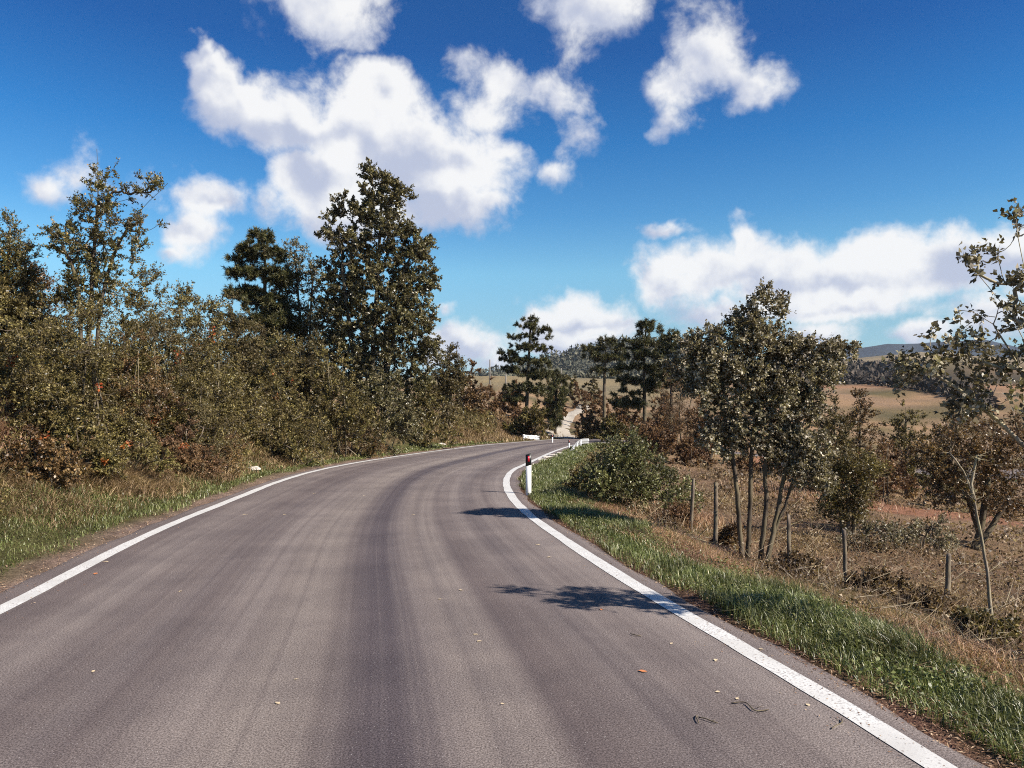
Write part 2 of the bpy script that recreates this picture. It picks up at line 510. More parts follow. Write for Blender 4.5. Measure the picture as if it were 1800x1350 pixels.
def signed(line, nrm, x, y):
    """signed distance, + on the left of the line"""
    x = np.asarray(x, float).ravel(); y = np.asarray(y, float).ravel()
    out = np.empty(len(x)); idx = np.empty(len(x), int)
    for s in range(0, len(x), 6000):
        X = x[s:s + 6000, None] - line[None, :, 0]; Y_ = y[s:s + 6000, None] - line[None, :, 1]
        d2 = X * X + Y_ * Y_
        i = d2.argmin(1); r = np.arange(len(i))
        sg = X[r, i] * nrm[i, 0] + Y_[r, i] * nrm[i, 1]
        out[s:s + 6000] = np.sign(sg) * np.sqrt(d2[r, i]); idx[s:s + 6000] = i
    return out, idx

FAR_U = np.array([-1500, 500, 780, 900, 1000, 1100, 1250, 1450, 1650, 1850, 3300], float)
FAR_R = np.array([10, 20, 32, 45, 60, 80, 100, 130, 170, 220, 300, 420, 600, 1000, 6000], float)
FAR_Z = np.array([
    [2.0, 2.8, 3.2, 3.5, 4, 4.5, 5, 6, 7, 8, 10, 12, 15, 15, 15],
    [2.0, 2.6, 3.0, 3.2, 3.5, 4, 5, 6, 8, 9, 9, 9, 9, 9, 9],
    [1.0, 1.2, 1.5, 1.8, 2.2, 3, 4, 6, 8.5, 9.5, 8, 6, 6, 6, 6],
    [0, .5, .8, .6, .5, 1.8, 3.2, 6, 9, 10, 8, 6, 6, 6, 6],
    [-.9, -.9, -.6, -.3, -.1, .75, 1.7, 5.0, 8.3, 10.5, 8, 6, 6, 6, 6],
    [-1.0, -1.1, -.9, -.5, -.2, .5, 1.5, 4.6, 8.0, 10.0, 8, 6, 6, 6, 6],
    [-1.0, -1.4, -1.7, -1.8, -1.6, -1.0, .4, 2.8, 6, 8, 9, 12, 10, 8, 8],
    [-1.0, -1.5, -2.2, -2.8, -3.0, -2.8, -1.8, .8, 4.6, 8.1, 11, 27, 24, 12, 8],
    [-1.0, -1.6, -2.4, -3.2, -3.8, -3.8, -2.8, -.4, 3.8, 8.0, 11, 30, 26, 12, 8],
    [-1.0, -1.7, -2.5, -3.4, -4.2, -4.4, -3.6, -1.2, 3.4, 7.4, 11, 26, 24, 12, 8],
    [-1.0, -1.8, -2.8, -4, -5, -5, -4, -2, 2, 6, 10, 20, 20, 12, 8]])

def far_z(x, y):
    r = np.hypot(x, y)
    ang = np.clip(np.arctan2(x, np.maximum(y, 1e-3)), -1.12, 1.12)
    ang = np.where(y <= 0, np.sign(x) * 1.12, ang)
    u = 900 + F * np.tan(ang)
    lu = np.clip(np.interp(u, FAR_U, np.arange(len(FAR_U))), 0, len(FAR_U) - 1.001)
    lr = np.clip(np.interp(np.log(np.maximum(r, 10)), np.log(FAR_R), np.arange(len(FAR_R))), 0, len(FAR_R) - 1.001)
    i = lu.astype(int); j = lr.astype(int); a = lu - i; b = lr - j
    return (FAR_Z[i, j] * (1 - a) * (1 - b) + FAR_Z[i + 1, j] * a * (1 - b) + FAR_Z[i, j + 1] * (1 - a) * b + FAR_Z[i + 1, j + 1] * a * b)

LK = ([-99, .12, .42, 1.0, 1.7, 2.5, 3.6, 6, 12, 99], [-.07, -.07, -.015, .05, .28, .72, 1.15, 1.8, 2.6, 2.8])
RK = ([-99, .10, .40, 1.0, 1.6, 2.4, 3.2, 4.5, 7, 12, 99], [-.07, -.07, -.02, -.04, -.14, -.40, -.56, -.75, -1.0, -1.3, -1.4])

def gz(x, y, full=False):
    shp = np.shape(x)
    x = np.asarray(x, float).ravel(); y = np.asarray(y, float).ravel()
    dl, il = signed(LL, LN, x, y)          # + = outside on the left
    dr, ir = signed(RL, RN, x, y); dr = -dr  # + = outside on the right
    rz = road_z(np.minimum(y, 60), x)
    fz = far_z(x, y)
    bank = sstep(x, 1.2, -2.5) * 1.0
    bank = np.where(y < 36, 1.0, bank)
    zl = np.interp(dl, *LK)
    zl = np.where(dl > .42, zl * bank + (1 - bank) * (-.01), zl) + rz
    zr = np.interp(dr, *RK) + rz
    wl = sstep(dl, 5, 18); wr = sstep(dr, 7, 22)
    wl = np.maximum(wl, (1 - bank) * sstep(dl, 1.0, 9.0))
    z = np.where(dl > 0, zl * (1 - wl) + fz * wl, np.where(dr > 0, zr * (1 - wr) + fz * wr, rz - .07))
    off = np.maximum(dl, dr)
    rough = sstep(off, .5, 2.0)
    z = z + rough * ((vnoise(x, y, .9, 1) - .5) * .16 + (vnoise(x, y, 2.6, 2) - .5) * .07) + sstep(off, 5, 30) * (vnoise(x, y, .12, 3) - .5) * .5
    z = z + sstep(np.hypot(x, y), 120, 500) * (vnoise(x, y, .012, 5) - .5) * 4.0
    if full:
        return z.reshape(shp), dl.reshape(shp), dr.reshape(shp)
    return z.reshape(shp)

def hit(u, v, tmax=400):
    """where the ray through a photo pixel meets the ground"""
    d = ray(u, v)
    t = np.geomspace(2.0, tmax, 500)
    p = np.array([0, 0, EYE])[None] + d[None] * t[:, None]
    z = gz(p[:, 0], p[:, 1])
    k = np.argmax(p[:, 2] < z)
    if k == 0: k = len(t) - 1
    return p[k, 0], p[k, 1], z[k]

# ------------------------------------------------------------------ ground sheet
def axis(lo, hi, step, far, g=1.09):
    core = np.arange(lo, hi + 1e-6, step)
    a = [hi]; s = step
    while a[-1] < far:
        s *= g; a.append(a[-1] + s)
    b = [lo]; s = step
    while b[-1] > -far:
        s *= g; b.append(b[-1] - s)
    return np.concatenate([np.array(b[1:])[::-1], core, np.array(a[1:])])

gx = axis(-12, 12, .29, 6000, 1.11)
gy = axis(-2, 58, .32, 6000, 1.11); gy = gy[gy > -400]
GX, GY = np.meshgrid(gx, gy)
GZ, DL, DR = gz(GX, GY, True)
nxg, nyg = len(gx), len(gy)
gi = np.arange(nxg * nyg).reshape(nyg, nxg)
gf = np.stack([gi[:-1, :-1], gi[:-1, 1:], gi[1:, 1:], gi[1:, :-1]], -1).reshape(-1, 4)
C = np.zeros((nyg, nxg, 3))
def lay(mask, col):
    global C
    C = C * (1 - mask[..., None]) + np.array(col) * mask[..., None]
nA = vnoise(GX, GY, .35, 21) * .6 + vnoise(GX, GY, 1.7, 22) * .4
C[:] = (.245, .165, .108)
lay(sstep(nA, .45, .7), (.115, .095, .05))
RR = np.hypot(GX, GY)
UU = 900 + F * GX / np.maximum(GY, .5)
lay(sstep(DR, 1.8, 3.0) * sstep(DR, 14, 8) * (DL < 0) * sstep(RR, 60, 40), (.17, .112, .075))
lay(sstep(RR, 90, 125) * (DR > 0), (.235, .175, .11))                                        # far stubble field
lay(sstep(RR, 100, 130) * sstep(UU, 1250, 1150), (.20, .165, .105))                           # pale field behind the track
lay(sstep(RR, 196, 204) * sstep(RR, 232, 224) * sstep(UU, 1380, 1440), (.245, .145, .095))      # ploughed top edge
lay(sstep(RR, 238, 250) * sstep(RR, 345, 335) * sstep(UU, 1300, 1400), (.075, .06, .04))      # wooded dip
lay(sstep(RR, 350, 380), (.21, .175, .125))
off = np.where(DL > 0, DL, DR)
lay((DL > -.3) * sstep(DL, .75, .45) * (GY < 70), (.20, .145, .125))
lay((DR > -.3) * sstep(DR, .65, .35) * (GY < 70) * (DL < 0), (.15, .085, .065))
lay(sstep(DL, .5, .8) * sstep(DL, 2.4, 1.6) * (GY < 60), (.075, .072, .03))
lay(sstep(DR, .4, .6) * sstep(DR, 1.7, 1.1) * (GY < 60) * (DL < 0), (.05, .06, .02))
lay(sstep(DL, 1.5, 2.0) * sstep(DL, 6, 4) * (GY < 60), (.13, .095, .055))
# red bare soil in the dip on the right
for (u, v, rx, ry) in [(1600, 895, 4.2, 2.0), (1490, 835, 4.0, 3.0), (1660, 905, 3.0, 1.6), (1560, 860, 3.5, 3.0), (1385, 825, 2.6, 2.6)]:
    hx, hy, hz = hit(u, v)
    q = np.hypot((GX - hx) / rx, (GY - hy) / ry) + (nA - .5) * .7
    lay(sstep(q, 1.05, .75), (.25, .125, .08))
C4 = np.concatenate([C, np.ones((nyg, nxg, 1))], -1).reshape(-1, 4)

def ground_mat():
    m, nt, out = mat_base('soil_and_turf')
    at = nd(nt, 'ShaderNodeAttribute', attribute_name='tint')
    n1 = noise(nt, 3.5, 6.0, .7); n2 = noise(nt, 38.0, 4.0, .65); n3 = noise(nt, .07, 5.0, .6)
    c = mixc(nt, maprange(nt, n1.outputs[0], .3, .7, 0, 1), (.62, .6, .58), (1.3, 1.28, 1.22))
    c2 = mixc(nt, 1.0, at.outputs[0], c, 'MULTIPLY')
    c3 = mixc(nt, 1.0, c2, mixc(nt, maprange(nt, n2.outputs[0], .3, .7), (.65, .63, .6), (1.35, 1.35, 1.35)), 'MULTIPLY')
    c4 = mixc(nt, 1.0, c3, mixc(nt, maprange(nt, n3.outputs[0], .3, .7), (.8, .82, .85), (1.15, 1.1, 1.0)), 'MULTIPLY')
    p = nd(nt, 'ShaderNodeBsdfPrincipled'); p.inputs['Roughness'].default_value = .95; p.inputs['Specular IOR Level'].default_value = .1
    nt.links.new(c4, p.inputs['Base Color'])
    b = nd(nt, 'ShaderNodeBump'); b.inputs['Strength'].default_value = .8; b.inputs['Distance'].default_value = .05
    nt.links.new(n2.outputs[0], b.inputs['Height']); nt.links.new(b.outputs[0], p.inputs['Normal'])
    nt.links.new(p.outputs[0], out.inputs[0])
    return m
M['ground'] = ground_mat()
ground = mesh_obj('ground', np.stack([GX, GY, GZ], -1).reshape(-1, 3), gf.ravel(), np.full(len(gf), 4), M['ground'], smooth=True, colors=C4)
tag(ground, kind='structure')

# ------------------------------------------------------------------ asphalt road with edge lines
def resample(p, n):
    s = np.concatenate([[0], np.cumsum(np.linalg.norm(np.diff(p, axis=0), axis=1))])
    t = np.linspace(0, s[-1], n)
    return np.stack([np.interp(t, s, p[:, k]) for k in range(p.shape[1])], 1)

def match_right(line_l, line_r, n):
    """pairs the two edges at the same stations (by nearest progress)"""
    ks = [(0, 0)]
    a = resample(line_l, n); b = resample(line_r, 4 * n)
    j = 0; out = []
    for i in range(n):
        t = a[min(i + 1, n - 1)] - a[max(i - 1, 0)]; t = t / (np.linalg.norm(t) + 1e-9)
        lo, hi = j, min(4 * n, j + 60)
        proj = np.abs((b[lo:hi] - a[i]) @ t)
        k = lo + int(proj.argmin())
        j = k; out.append(k)
    ks = np.array(out, float)[:, None]
    ks = smooth_line(ks, 31, 5)[:, 0]
    return a, np.stack([np.interp(ks, np.arange(4 * n), b[:, q]) for q in (0, 1)], 1)

NR = 420
ra, rb = match_right(LL, RL, NR)
na, nb = normals2(ra), normals2(rb)
jl = (vnoise(np.arange(NR) * .35, np.zeros(NR), 1, 31) - .3) * .12
jr = (vnoise(np.arange(NR) * .35, np.zeros(NR), 1, 32) - .3) * .12
ea = ra + na * (.34 + jl)[:, None]
eb = rb - nb * (.26 + jr)[:, None]
TC = np.array([0, .014, .02, .05, .1, .2, .35, .5, .65, .8, .9, .95, .975, .988, 1.0]); NC = len(TC)
rv = []; ruv = []
slen = np.concatenate([[0], np.cumsum(np.linalg.norm(np.diff((ra + rb) / 2, axis=0), axis=1))])
for k in range(NC):
    t = TC[k]
    e0 = ra + na * .34; e1 = rb - nb * .26
    p = e0 * (1 - t) + e1 * t
    if k == 0: p = ea - na * .0
    if k == NC - 1: p = eb
    edge = .0 if 0 < k < NC - 1 else -.03
    rv.append(np.stack([p[:, 0], p[:, 1], road_z(p[:, 1], p[:, 0]) + edge], 1)); ruv.append(np.stack([np.full(NR, t), slen], 1))
rv = np.stack(rv, 1).reshape(-1, 3); ruv = np.stack(ruv, 1).reshape(-1, 2)
ri = np.arange(NR * NC).reshape(NR, NC)
rf = np.stack([ri[:-1, :-1], ri[:-1, 1:], ri[1:, 1:], ri[1:, :-1]], -1).reshape(-1, 4)

def asphalt_mat():
    m, nt, out = mat_base('asphalt')
    L = nt.links
    uv = nd(nt, 'ShaderNodeUVMap')
    sx = nd(nt, 'ShaderNodeSeparateXYZ'); L.new(uv.outputs[0], sx.inputs[0])
    def mth(op, a, b=None, clamp=False):
        n = nd(nt, 'ShaderNodeMath', operation=op, use_clamp=clamp)
        for k, x in enumerate((a, b)):
            if x is None: continue
            if isinstance(x, (int, float)): n.inputs[k].default_value = x
            else: L.new(x, n.inputs[k])
        return n.outputs[0]
    # streaks along the direction of travel: worn and polished tracks
    cb = nd(nt, 'ShaderNodeCombineXYZ')
    L.new(mth('MULTIPLY', sx.outputs[0], 9.0), cb.inputs[0]); L.new(mth('MULTIPLY', sx.outputs[1], .022), cb.inputs[1])
    st = noise(nt, 1.0, 5.0, .6, cb.outputs[0])
    cb2 = nd(nt, 'ShaderNodeCombineXYZ')
    L.new(mth('MULTIPLY', sx.outputs[0], 70.0), cb2.inputs[0]); L.new(mth('MULTIPLY', sx.outputs[1], .035), cb2.inputs[1])
    st2 = noise(nt, 1.0, 4.0, .6, cb2.outputs[0])
    wob = noise(nt, .12, 2.0, .5)
    ux = mth('ADD', sx.outputs[0], mth('MULTIPLY', mth('SUBTRACT', wob.outputs[0], .5), .035))
    def band(c, w):
        d = mth('ABSOLUTE', mth('SUBTRACT', ux, c))
        n = nd(nt, 'ShaderNodeMapRange', interpolation_type='SMOOTHERSTEP')
        L.new(d, n.inputs[0])
        for k, q in zip((1, 2, 3, 4), (w, 0.0, 0.0, 1.0)): n.inputs[k].default_value = q
        return n.outputs[0]
    dark = mth('MAXIMUM', band(.565, .080), mth('MULTIPLY', band(.30, .04), .40))
    for (c_, w_, k_) in ((.655, .022, .28), (.71, .016, .2), (.345, .020, .22), (.235, .03, .2), (.165, .02, .15)):
        dark = mth('MAXIMUM', dark, mth('MULTIPLY', band(c_, w_), k_))
    dark = mth('MAXIMUM', dark, mth('MULTIPLY', band(.80, .05), .35))
    dark = mth('MULTIPLY', dark, maprange(nt, st2.outputs[0], .25, .6, .6, 1.0))
    lightb = mth('MAXIMUM', band(.46, .09), mth('MULTIPLY', band(.66, .06), .7))
    base = mixc(nt, maprange(nt, st.outputs[0], .3, .7), (.098, .078, .076), (.192, .163, .151))
    base = mixc(nt, mth('MULTIPLY', lightb, .5), base, (.222, .190, .168))
    base = mixc(nt, mth('MULTIPLY', dark, .78), base, (.046, .036, .044))
    base = mixc(nt, maprange(nt, st2.outputs[0], .45, .75, 0, .35), base, (.076, .060, .060))
    # mottling in patches
    pat = noise(nt, .9, 5.0, .65)
    base = mixc(nt, 1.0, base, mixc(nt, maprange(nt, pat.outputs[0], .3, .7), (.86, .85, .86), (1.13, 1.12, 1.10)), 'MULTIPLY')
    # aggregate
    ag = noise(nt, 95.0, 3.0, .75)
    vo = nd(nt, 'ShaderNodeTexVoronoi'); vo.inputs['Scale'].default_value = 120.0
    tcx = nd(nt, 'ShaderNodeTexCoord'); L.new(tcx.outputs['Object'], vo.inputs['Vector'])
    base = mixc(nt, 1.0, base, mixc(nt, maprange(nt, ag.outputs[0], .33, .67), (.42, .40, .39), (1.62, 1.62, 1.62)), 'MULTIPLY')
    wn_ = nd(nt, 'ShaderNodeTexWhiteNoise'); L.new(vo.outputs['Color'], wn_.inputs[0])
    spark = mth('MULTIPLY', mth('GREATER_THAN', wn_.outputs[0], .975), maprange(nt, vo.outputs['Distance'], .35, .15))
    base = mixc(nt, mth('MULTIPLY', spark, .8), base, (.58, .55, .52))
    darkp = mth('MULTIPLY', mth('LESS_THAN', wn_.outputs[0], .05), maprange(nt, vo.outputs['Distance'], .4, .2))
    base = mixc(nt, mth('MULTIPLY', darkp, .6), base, (.035, .03, .03))
    p = nd(nt, 'ShaderNodeBsdfPrincipled'); p.inputs['Specular IOR Level'].default_value = .25
    L.new(maprange(nt, dark, 0, 1, .85, .6), p.inputs['Roughness'])
    L.new(base, p.inputs['Base Color'])
    b = nd(nt, 'ShaderNodeBump'); b.inputs['Strength'].default_value = .7; b.inputs['Distance'].default_value = .006
    L.new(ag.outputs[0], b.inputs['Height']); L.new(b.outputs[0], p.inputs['Normal'])
    L.new(p.outputs[0], out.inputs[0])
    return m
M['asphalt'] = asphalt_mat()
road = mesh_obj('road', rv, rf.ravel(), np.full(len(rf), 4), M['asphalt'], uv=ruv, smooth=True)
tag(road, kind='structure')

def paint_mat():
    m, nt, out = mat_base('road_paint')
    n = noise(nt, 60.0, 4.0, .7); n2 = noise(nt, 2.2, 4.0, .6)
    s = nd(nt, 'ShaderNodeMath', operation='ADD'); nt.links.new(n.outputs[0], s.inputs[0])
    q = nd(nt, 'ShaderNodeMath', operation='MULTIPLY'); nt.links.new(n2.outputs[0], q.inputs[0]); q.inputs[1].default_value = .35
    nt.links.new(q.outputs[0], s.inputs[1])
    c = mixc(nt, maprange(nt, n2.outputs[0], .3, .7), (.50, .485, .46), (.66, .65, .625))
    c = mixc(nt, maprange(nt, s.outputs[0], .70, .84, 0, .8), c, (.22, .19, .18))
    p = nd(nt, 'ShaderNodeBsdfPrincipled'); p.inputs['Roughness'].default_value = .6
    nt.links.new(c, p.inputs['Base Color'])
    b = nd(nt, 'ShaderNodeBump'); b.inputs['Strength'].default_value = .4; b.inputs['Distance'].default_value = .004
    nt.links.new(n.outputs[0], b.inputs['Height']); nt.links.new(b.outputs[0], p.inputs['Normal'])
    nt.links.new(p.outputs[0], out.inputs[0])
    return m
M['paint'] = paint_mat()

def line_strip(name, line, half, s0, s1):
    s = np.concatenate([[0], np.cumsum(np.linalg.norm(np.diff(line, axis=0), axis=1))])
    n = int((s1 - s0) / .08)
    t = np.linspace(s0, s1, n)
    p = np.stack([np.interp(t, s, line[:, 0]), np.interp(t, s, line[:, 1])], 1)
    nn = normals2(p)
    w1 = half + (vnoise(t, t * 0, 3.0, 41) - .5) * .012 + (vnoise(t, t * 0, .5, 42) - .5) * .018
    w2 = half + (vnoise(t, t * 0, 3.3, 43) - .5) * .012 + (vnoise(t, t * 0, .6, 44) - .5) * .018
    a = p + nn * w1[:, None]; b = p - nn * w2[:, None]
    z = road_z(p[:, 1], p[:, 0]) + .004
    v = np.stack([np.c_[a, z], np.c_[b, z]], 1).reshape(-1, 3)
    i = np.arange(n - 1) * 2
    f = np.stack([i, i + 1, i + 3, i + 2], -1)
    return tag(mesh_obj(name, v, f.ravel(), np.full(len(f), 4), M['paint']), kind='structure')
line_l = line_strip('edge_line_left', LL, .075, 0, 70)
line_r = line_strip('edge_line_right', RL, .075, 0, 66)

# ------------------------------------------------------------------ dirt track beyond the bend
def track_mat():
    m, nt, out = mat_base('pale_gravel')
    n = noise(nt, 14.0, 6.0, .7); n2 = noise(nt, .8, 3.0, .5)
    c = mixc(nt, maprange(nt, n.outputs[0], .3, .7), (.27, .235, .19), (.50, .455, .39))
    c = mixc(nt, maprange(nt, n2.outputs[0], .4, .65, 0, .5), c, (.32, .26, .20))
    p = nd(nt, 'ShaderNodeBsdfPrincipled'); p.inputs['Roughness'].default_value = .95; p.inputs['Specular IOR Level'].default_value = .1
    nt.links.new(c, p.inputs['Base Color'])
    b = nd(nt, 'ShaderNodeBump'); b.inputs['Strength'].default_value = .8; b.inputs['Distance'].default_value = .03
    nt.links.new(n.outputs[0], b.inputs['Height']); nt.links.new(b.outputs[0], p.inputs['Normal'])
    nt.links.new(p.outputs[0], out.inputs[0])
    return m
M['gravel'] = track_mat()
TRK = []
for (u, v, w) in [(982, 771, 1.7), (979, 764, 1.15), (984, 755, .75), (990, 745, .7), (997, 735, .7), (1008, 727, .75), (1022, 721, .9)]:
    hx, hy, hz = hit(u, v)
    TRK.append((hx, hy, w))
TRK.append((TRK[-1][0] + 1.5, TRK[-1][1] + 8, 1.3))
tk = smooth_line(catmull(TRK, .6), 7, 3)
tn = normals2(tk[:, :2])
tv = []
for k in np.linspace(-1, 1, 9):
    q = tk[:, :2] + tn * (tk[:, 2] * (k + (vnoise(np.arange(len(tk)), tk[:, 0] * 0 + 9 * k, .5, 51) - .5) * .25 * (abs(k) > .9)))[:, None]
    tv.append(np.c_[q, gz(q[:, 0], q[:, 1]) + .05 - .04 * abs(k) ** 3])
tv = np.stack(tv, 1).reshape(-1, 3)
ti = np.arange(len(tk) * 9).reshape(len(tk), 9)
tf = np.stack([ti[:-1, :-1], ti[:-1, 1:], ti[1:, 1:], ti[1:, :-1]], -1).reshape(-1, 4)
tag(mesh_obj('dirt_track', tv, tf.ravel(), np.full(len(tf), 4), M['gravel'], smooth=True), kind='structure')

# ------------------------------------------------------------------ vegetation builders
def unit(a):
    return a / (np.linalg.norm(a, axis=-1, keepdims=True) + 1e-9)

def rnd_unit(n, rng):
    return unit(rng.normal(size=(n, 3)))

def leaf_arrays(pos, d, nrm, length, width, fold=0.25, tri=False):
    """kite shaped leaves folded along the midrib, one quad each; small or far ones are pointed triangles"""
    d = unit(d); s = unit(np.cross(d, nrm)); n = np.cross(s, d)
    L = length[:, None]; W = width[:, None]
    if tri:
        v = np.stack([pos - s * W * .5, pos + s * W * .5 + d * L * .15, pos + d * L], 1).reshape(-1, 3)
        return v, np.arange(len(pos) * 3), np.full(len(pos), 3)
    base = pos; tip = pos + d * L
    mid = pos + d * L * .42
    a = mid + s * W * .5 + n * W * fold; b = mid - s * W * .5 + n * W * fold
    v = np.stack([base, a, tip, b], 1).reshape(-1, 3)
    f = np.arange(len(pos) * 4)
    return v, f, np.full(len(pos), 4)

def cone_arrays(p0, p1, r, sides=3):
    """thin tapering twigs"""
    t = unit(p1 - p0)
    ref = np.where(np.abs(t[:, 2:3]) < .9, np.array([[0, 0, 1.0]]), np.array([[1.0, 0, 0]]))
    a = unit(np.cross(t, ref)); b = np.cross(t, a)
    vs = []
    for k in range(sides):
        th = 2 * math.pi * k / sides
        vs.append(p0 + (a * math.cos(th) + b * math.sin(th)) * r[:, None])
    vs.append(p1)
    v = np.stack(vs, 1).reshape(-1, 3)
    n = len(p0); i = np.arange(n)[:, None] * (sides + 1)
    f = np.concatenate([np.concatenate([i + k, i + (k + 1) % sides, i + sides], 1) for k in range(sides)], 0)
    return v, f.ravel(), np.full(n * sides, 3)

def plant(name, label, cat, base, stems, blobs, Y, n_cl, leafs, mats, group=None, twigs=6, per=9, tw=.35, stem_r=.04,
          shell=.5, up=.35, out=.7, flat=1.0, depth=1.0, seed=1, leaf_up=.5, stem_parts=False, extra=None, sides=6, attach_from=.35,
          crown='crown', twig_r=.004, wood='trunk', droop=0.0, limb_curve=.12):
    """a tree or shrub: stems (photo paths or world points), a crown spread through the volume of its blobs, branches that reach every leaf clump.
    blobs: (u, v, ru, rv[, dy]) photo pixels at distance Y"""
    rng = np.random.default_rng(seed)
    root = empty(name, base)
    base = np.asarray(base, float)
    tag(root, label, cat, group)
    px = Y / F
    bc = np.array([P(b[0], b[1], Y + (b[4] if len(b) > 4 else 0.0)) for b in blobs])
    br = np.array([(b[2] * px, b[2] * px * depth, b[3] * px) for b in blobs])
    wgt = br.prod(1) ** .62; wgt /= wgt.sum()
    # leaf clumps
    k = rng.choice(len(blobs), n_cl, p=wgt)
    o = rnd_unit(n_cl, rng); rad = rng.random(n_cl) ** shell
    cl = bc[k] + o * rad[:, None] * br[k]
    gzv = gz(cl[:, 0], cl[:, 1])
    cl[:, 2] = np.maximum(cl[:, 2], gzv + .05)
    # stems
    wood_mb = MB()
    nodes = []; par = []; srad = []
    branches = []
    paths = []
    for s in stems:
        pts = np.array([P(q[0], q[1], Y + (q[2] if len(q) > 2 else 0.0)) if len(q) < 4 else q[:3] for q in s])
        pts = catmull(pts, max(.12, .03 * Y * .3)) if len(pts) > 2 else np.linspace(pts[0], pts[-1], 6)
        pts[1:-1] += (rng.random((len(pts) - 2, 3)) - .5) * .012 * (Y / 10) ** .5
        paths.append(pts)
    for si, pts in enumerate(paths):
        n0 = len(nodes)
        for i, p in enumerate(pts):
            nodes.append(p); par.append(n0 + i - 1 if i else -1); srad.append(0)
    nn = len(nodes)
    N = list(nodes)
    avail = np.zeros(nn + n_cl * 5, bool)
    pos = np.zeros((nn + n_cl * 5, 3)); pos[:nn] = np.array(nodes)
    c = 0
    for pts in paths:
        m = len(pts); avail[c + int(m * attach_from):c + m] = True; c += m
    parent = np.full(nn + n_cl * 5, -1); parent[:nn] = par
    cnt = nn
    ends = np.array([p[int(len(p) * .6):].mean(0) for p in paths])
    order = np.argsort(np.min(np.linalg.norm(cl[:, None] - ends[None], axis=2), 1))
    segs = []
    for ci in order:
        p = cl[ci]
        dd = pos[:cnt] - p
        dist = np.sqrt((dd ** 2).sum(1)) + np.maximum(dd[:, 2], 0) * .9
        dist[~avail[:cnt]] = 1e9
        j = int(dist.argmin())
        a = pos[j]; L = np.linalg.norm(p - a)
        m = 2 if L < .4 * tw + .15 else 4
        mid = (rng.random(3) - .5) * L * limb_curve * 2 + np.array([0, 0, -L * .1])
        last = j
        for t in np.linspace(0, 1, m + 1)[1:]:
            q = a + (p - a) * t + mid * math.sin(math.pi * t) * (1 if t < 1 else 0)
            pos[cnt] = q; parent[cnt] = last; avail[cnt] = True
            last = cnt; cnt += 1
    # pipe model radii
    load = np.zeros(cnt); child = np.zeros(cnt, int)
    leafn = np.ones(cnt, bool)
    for i in range(cnt):
        if parent[i] >= 0: leafn[parent[i]] = False
    load[leafn] = 1.0
    # parents always come before children, so add up backwards
    for i in range(cnt - 1, -1, -1):
        if parent[i] >= 0: load[parent[i]] += load[i]
    rtip = twig_r * 1.5
    rr = rtip * np.sqrt(load)
    mx = rr.max(); 
    if mx > stem_r: rr = rtip + (rr - rtip) * max(0.0, (stem_r - rtip)) / (mx - rtip)
    # build tubes: follow heaviest child
    kids = [[] for _ in range(cnt)]
    for i in range(cnt):
        if parent[i] >= 0: kids[parent[i]].append(i)
    starts = [i for i in range(cnt) if parent[i] < 0]
    stack = [(i, -1) for i in starts]
    limb_mb = MB()
    stem_meshes = []
    while stack:
        i, p = stack.pop()
        chain = ([p] if p >= 0 else []) + [i]
        while kids[chain[-1]]:
            ks = sorted(kids[chain[-1]], key=lambda q: -load[q])
            for q in ks[1:]: stack.append((q, chain[-1]))
            chain.append(ks[0])
        pts = pos[chain]; rad_ = rr[chain].copy()
        if p >= 0: rad_[0] = min(rad_[0], rad_[1] * 1.15)
        if p < 0:
            arc = np.linspace(0, 1, len(chain))
            rad_ = np.maximum(rad_, stem_r * (1 - .75 * arc)) * (1 + .35 * np.exp(-arc * 14))
            mb = MB(); mb.tube(pts, rad_, sides); stem_meshes.append(mb)
        else:
            limb_mb.tube(pts, rad_, 4 if stem_parts or Y < 9 else 3, cap=False)
    if stem_parts:
        for mb in stem_meshes: mb.build('stem', mats[1], root, smooth=True, origin=base)
    else:
        big = MB()
        for mb in stem_meshes: big.add_flat(np.vstack(mb.v), mb.f, mb.s)
        big.build(wood, mats[1], root, smooth=True, origin=base)
    # twigs and leaves
    m = n_cl * twigs
    ck = np.repeat(np.arange(n_cl), twigs)
    outv = unit(o * br[k] / br[k].max(1, keepdims=True))
    td = unit(rnd_unit(m, rng) + outv[ck] * out + np.array([0, 0, up]))
    td[:, 2] *= flat; td = unit(td)
    tl = tw * (.55 + .7 * rng.random(m))
    p0 = cl[ck]; p1 = p0 + td * tl[:, None]
    p1[:, 2] -= droop * tl
    cv, cf, cs = cone_arrays(p0, p1, np.full(m, twig_r))
    limb_mb.add_flat(cv, cf, cs)
    tag(limb_mb.build('branches', mats[1], root, origin=base), kind='stuff')
    far_leaf = Y > 12
    if far_leaf: per = int(per * 1.6); leafs = (leafs[0] * .80, leafs[1] * .80)
    n = m * per
    tk_ = np.repeat(np.arange(m), per)
    t = rng.random(n) ** .8
    lp = p0[tk_] + (p1 - p0)[tk_] * t[:, None] + rnd_unit(n, rng) * tw * .10
    ld = unit(td[tk_] * .7 + rnd_unit(n, rng) * .9)
    ln = unit(rnd_unit(n, rng) + np.array([0, 0, leaf_up]))
    sc = .6 + .7 * rng.random(n)
    v, f, s = leaf_arrays(lp - base, ld, ln, leafs[0] * sc, leafs[1] * sc, tri=far_leaf)
    cr = mesh_obj(crown, v, f, s, mats[0], root)
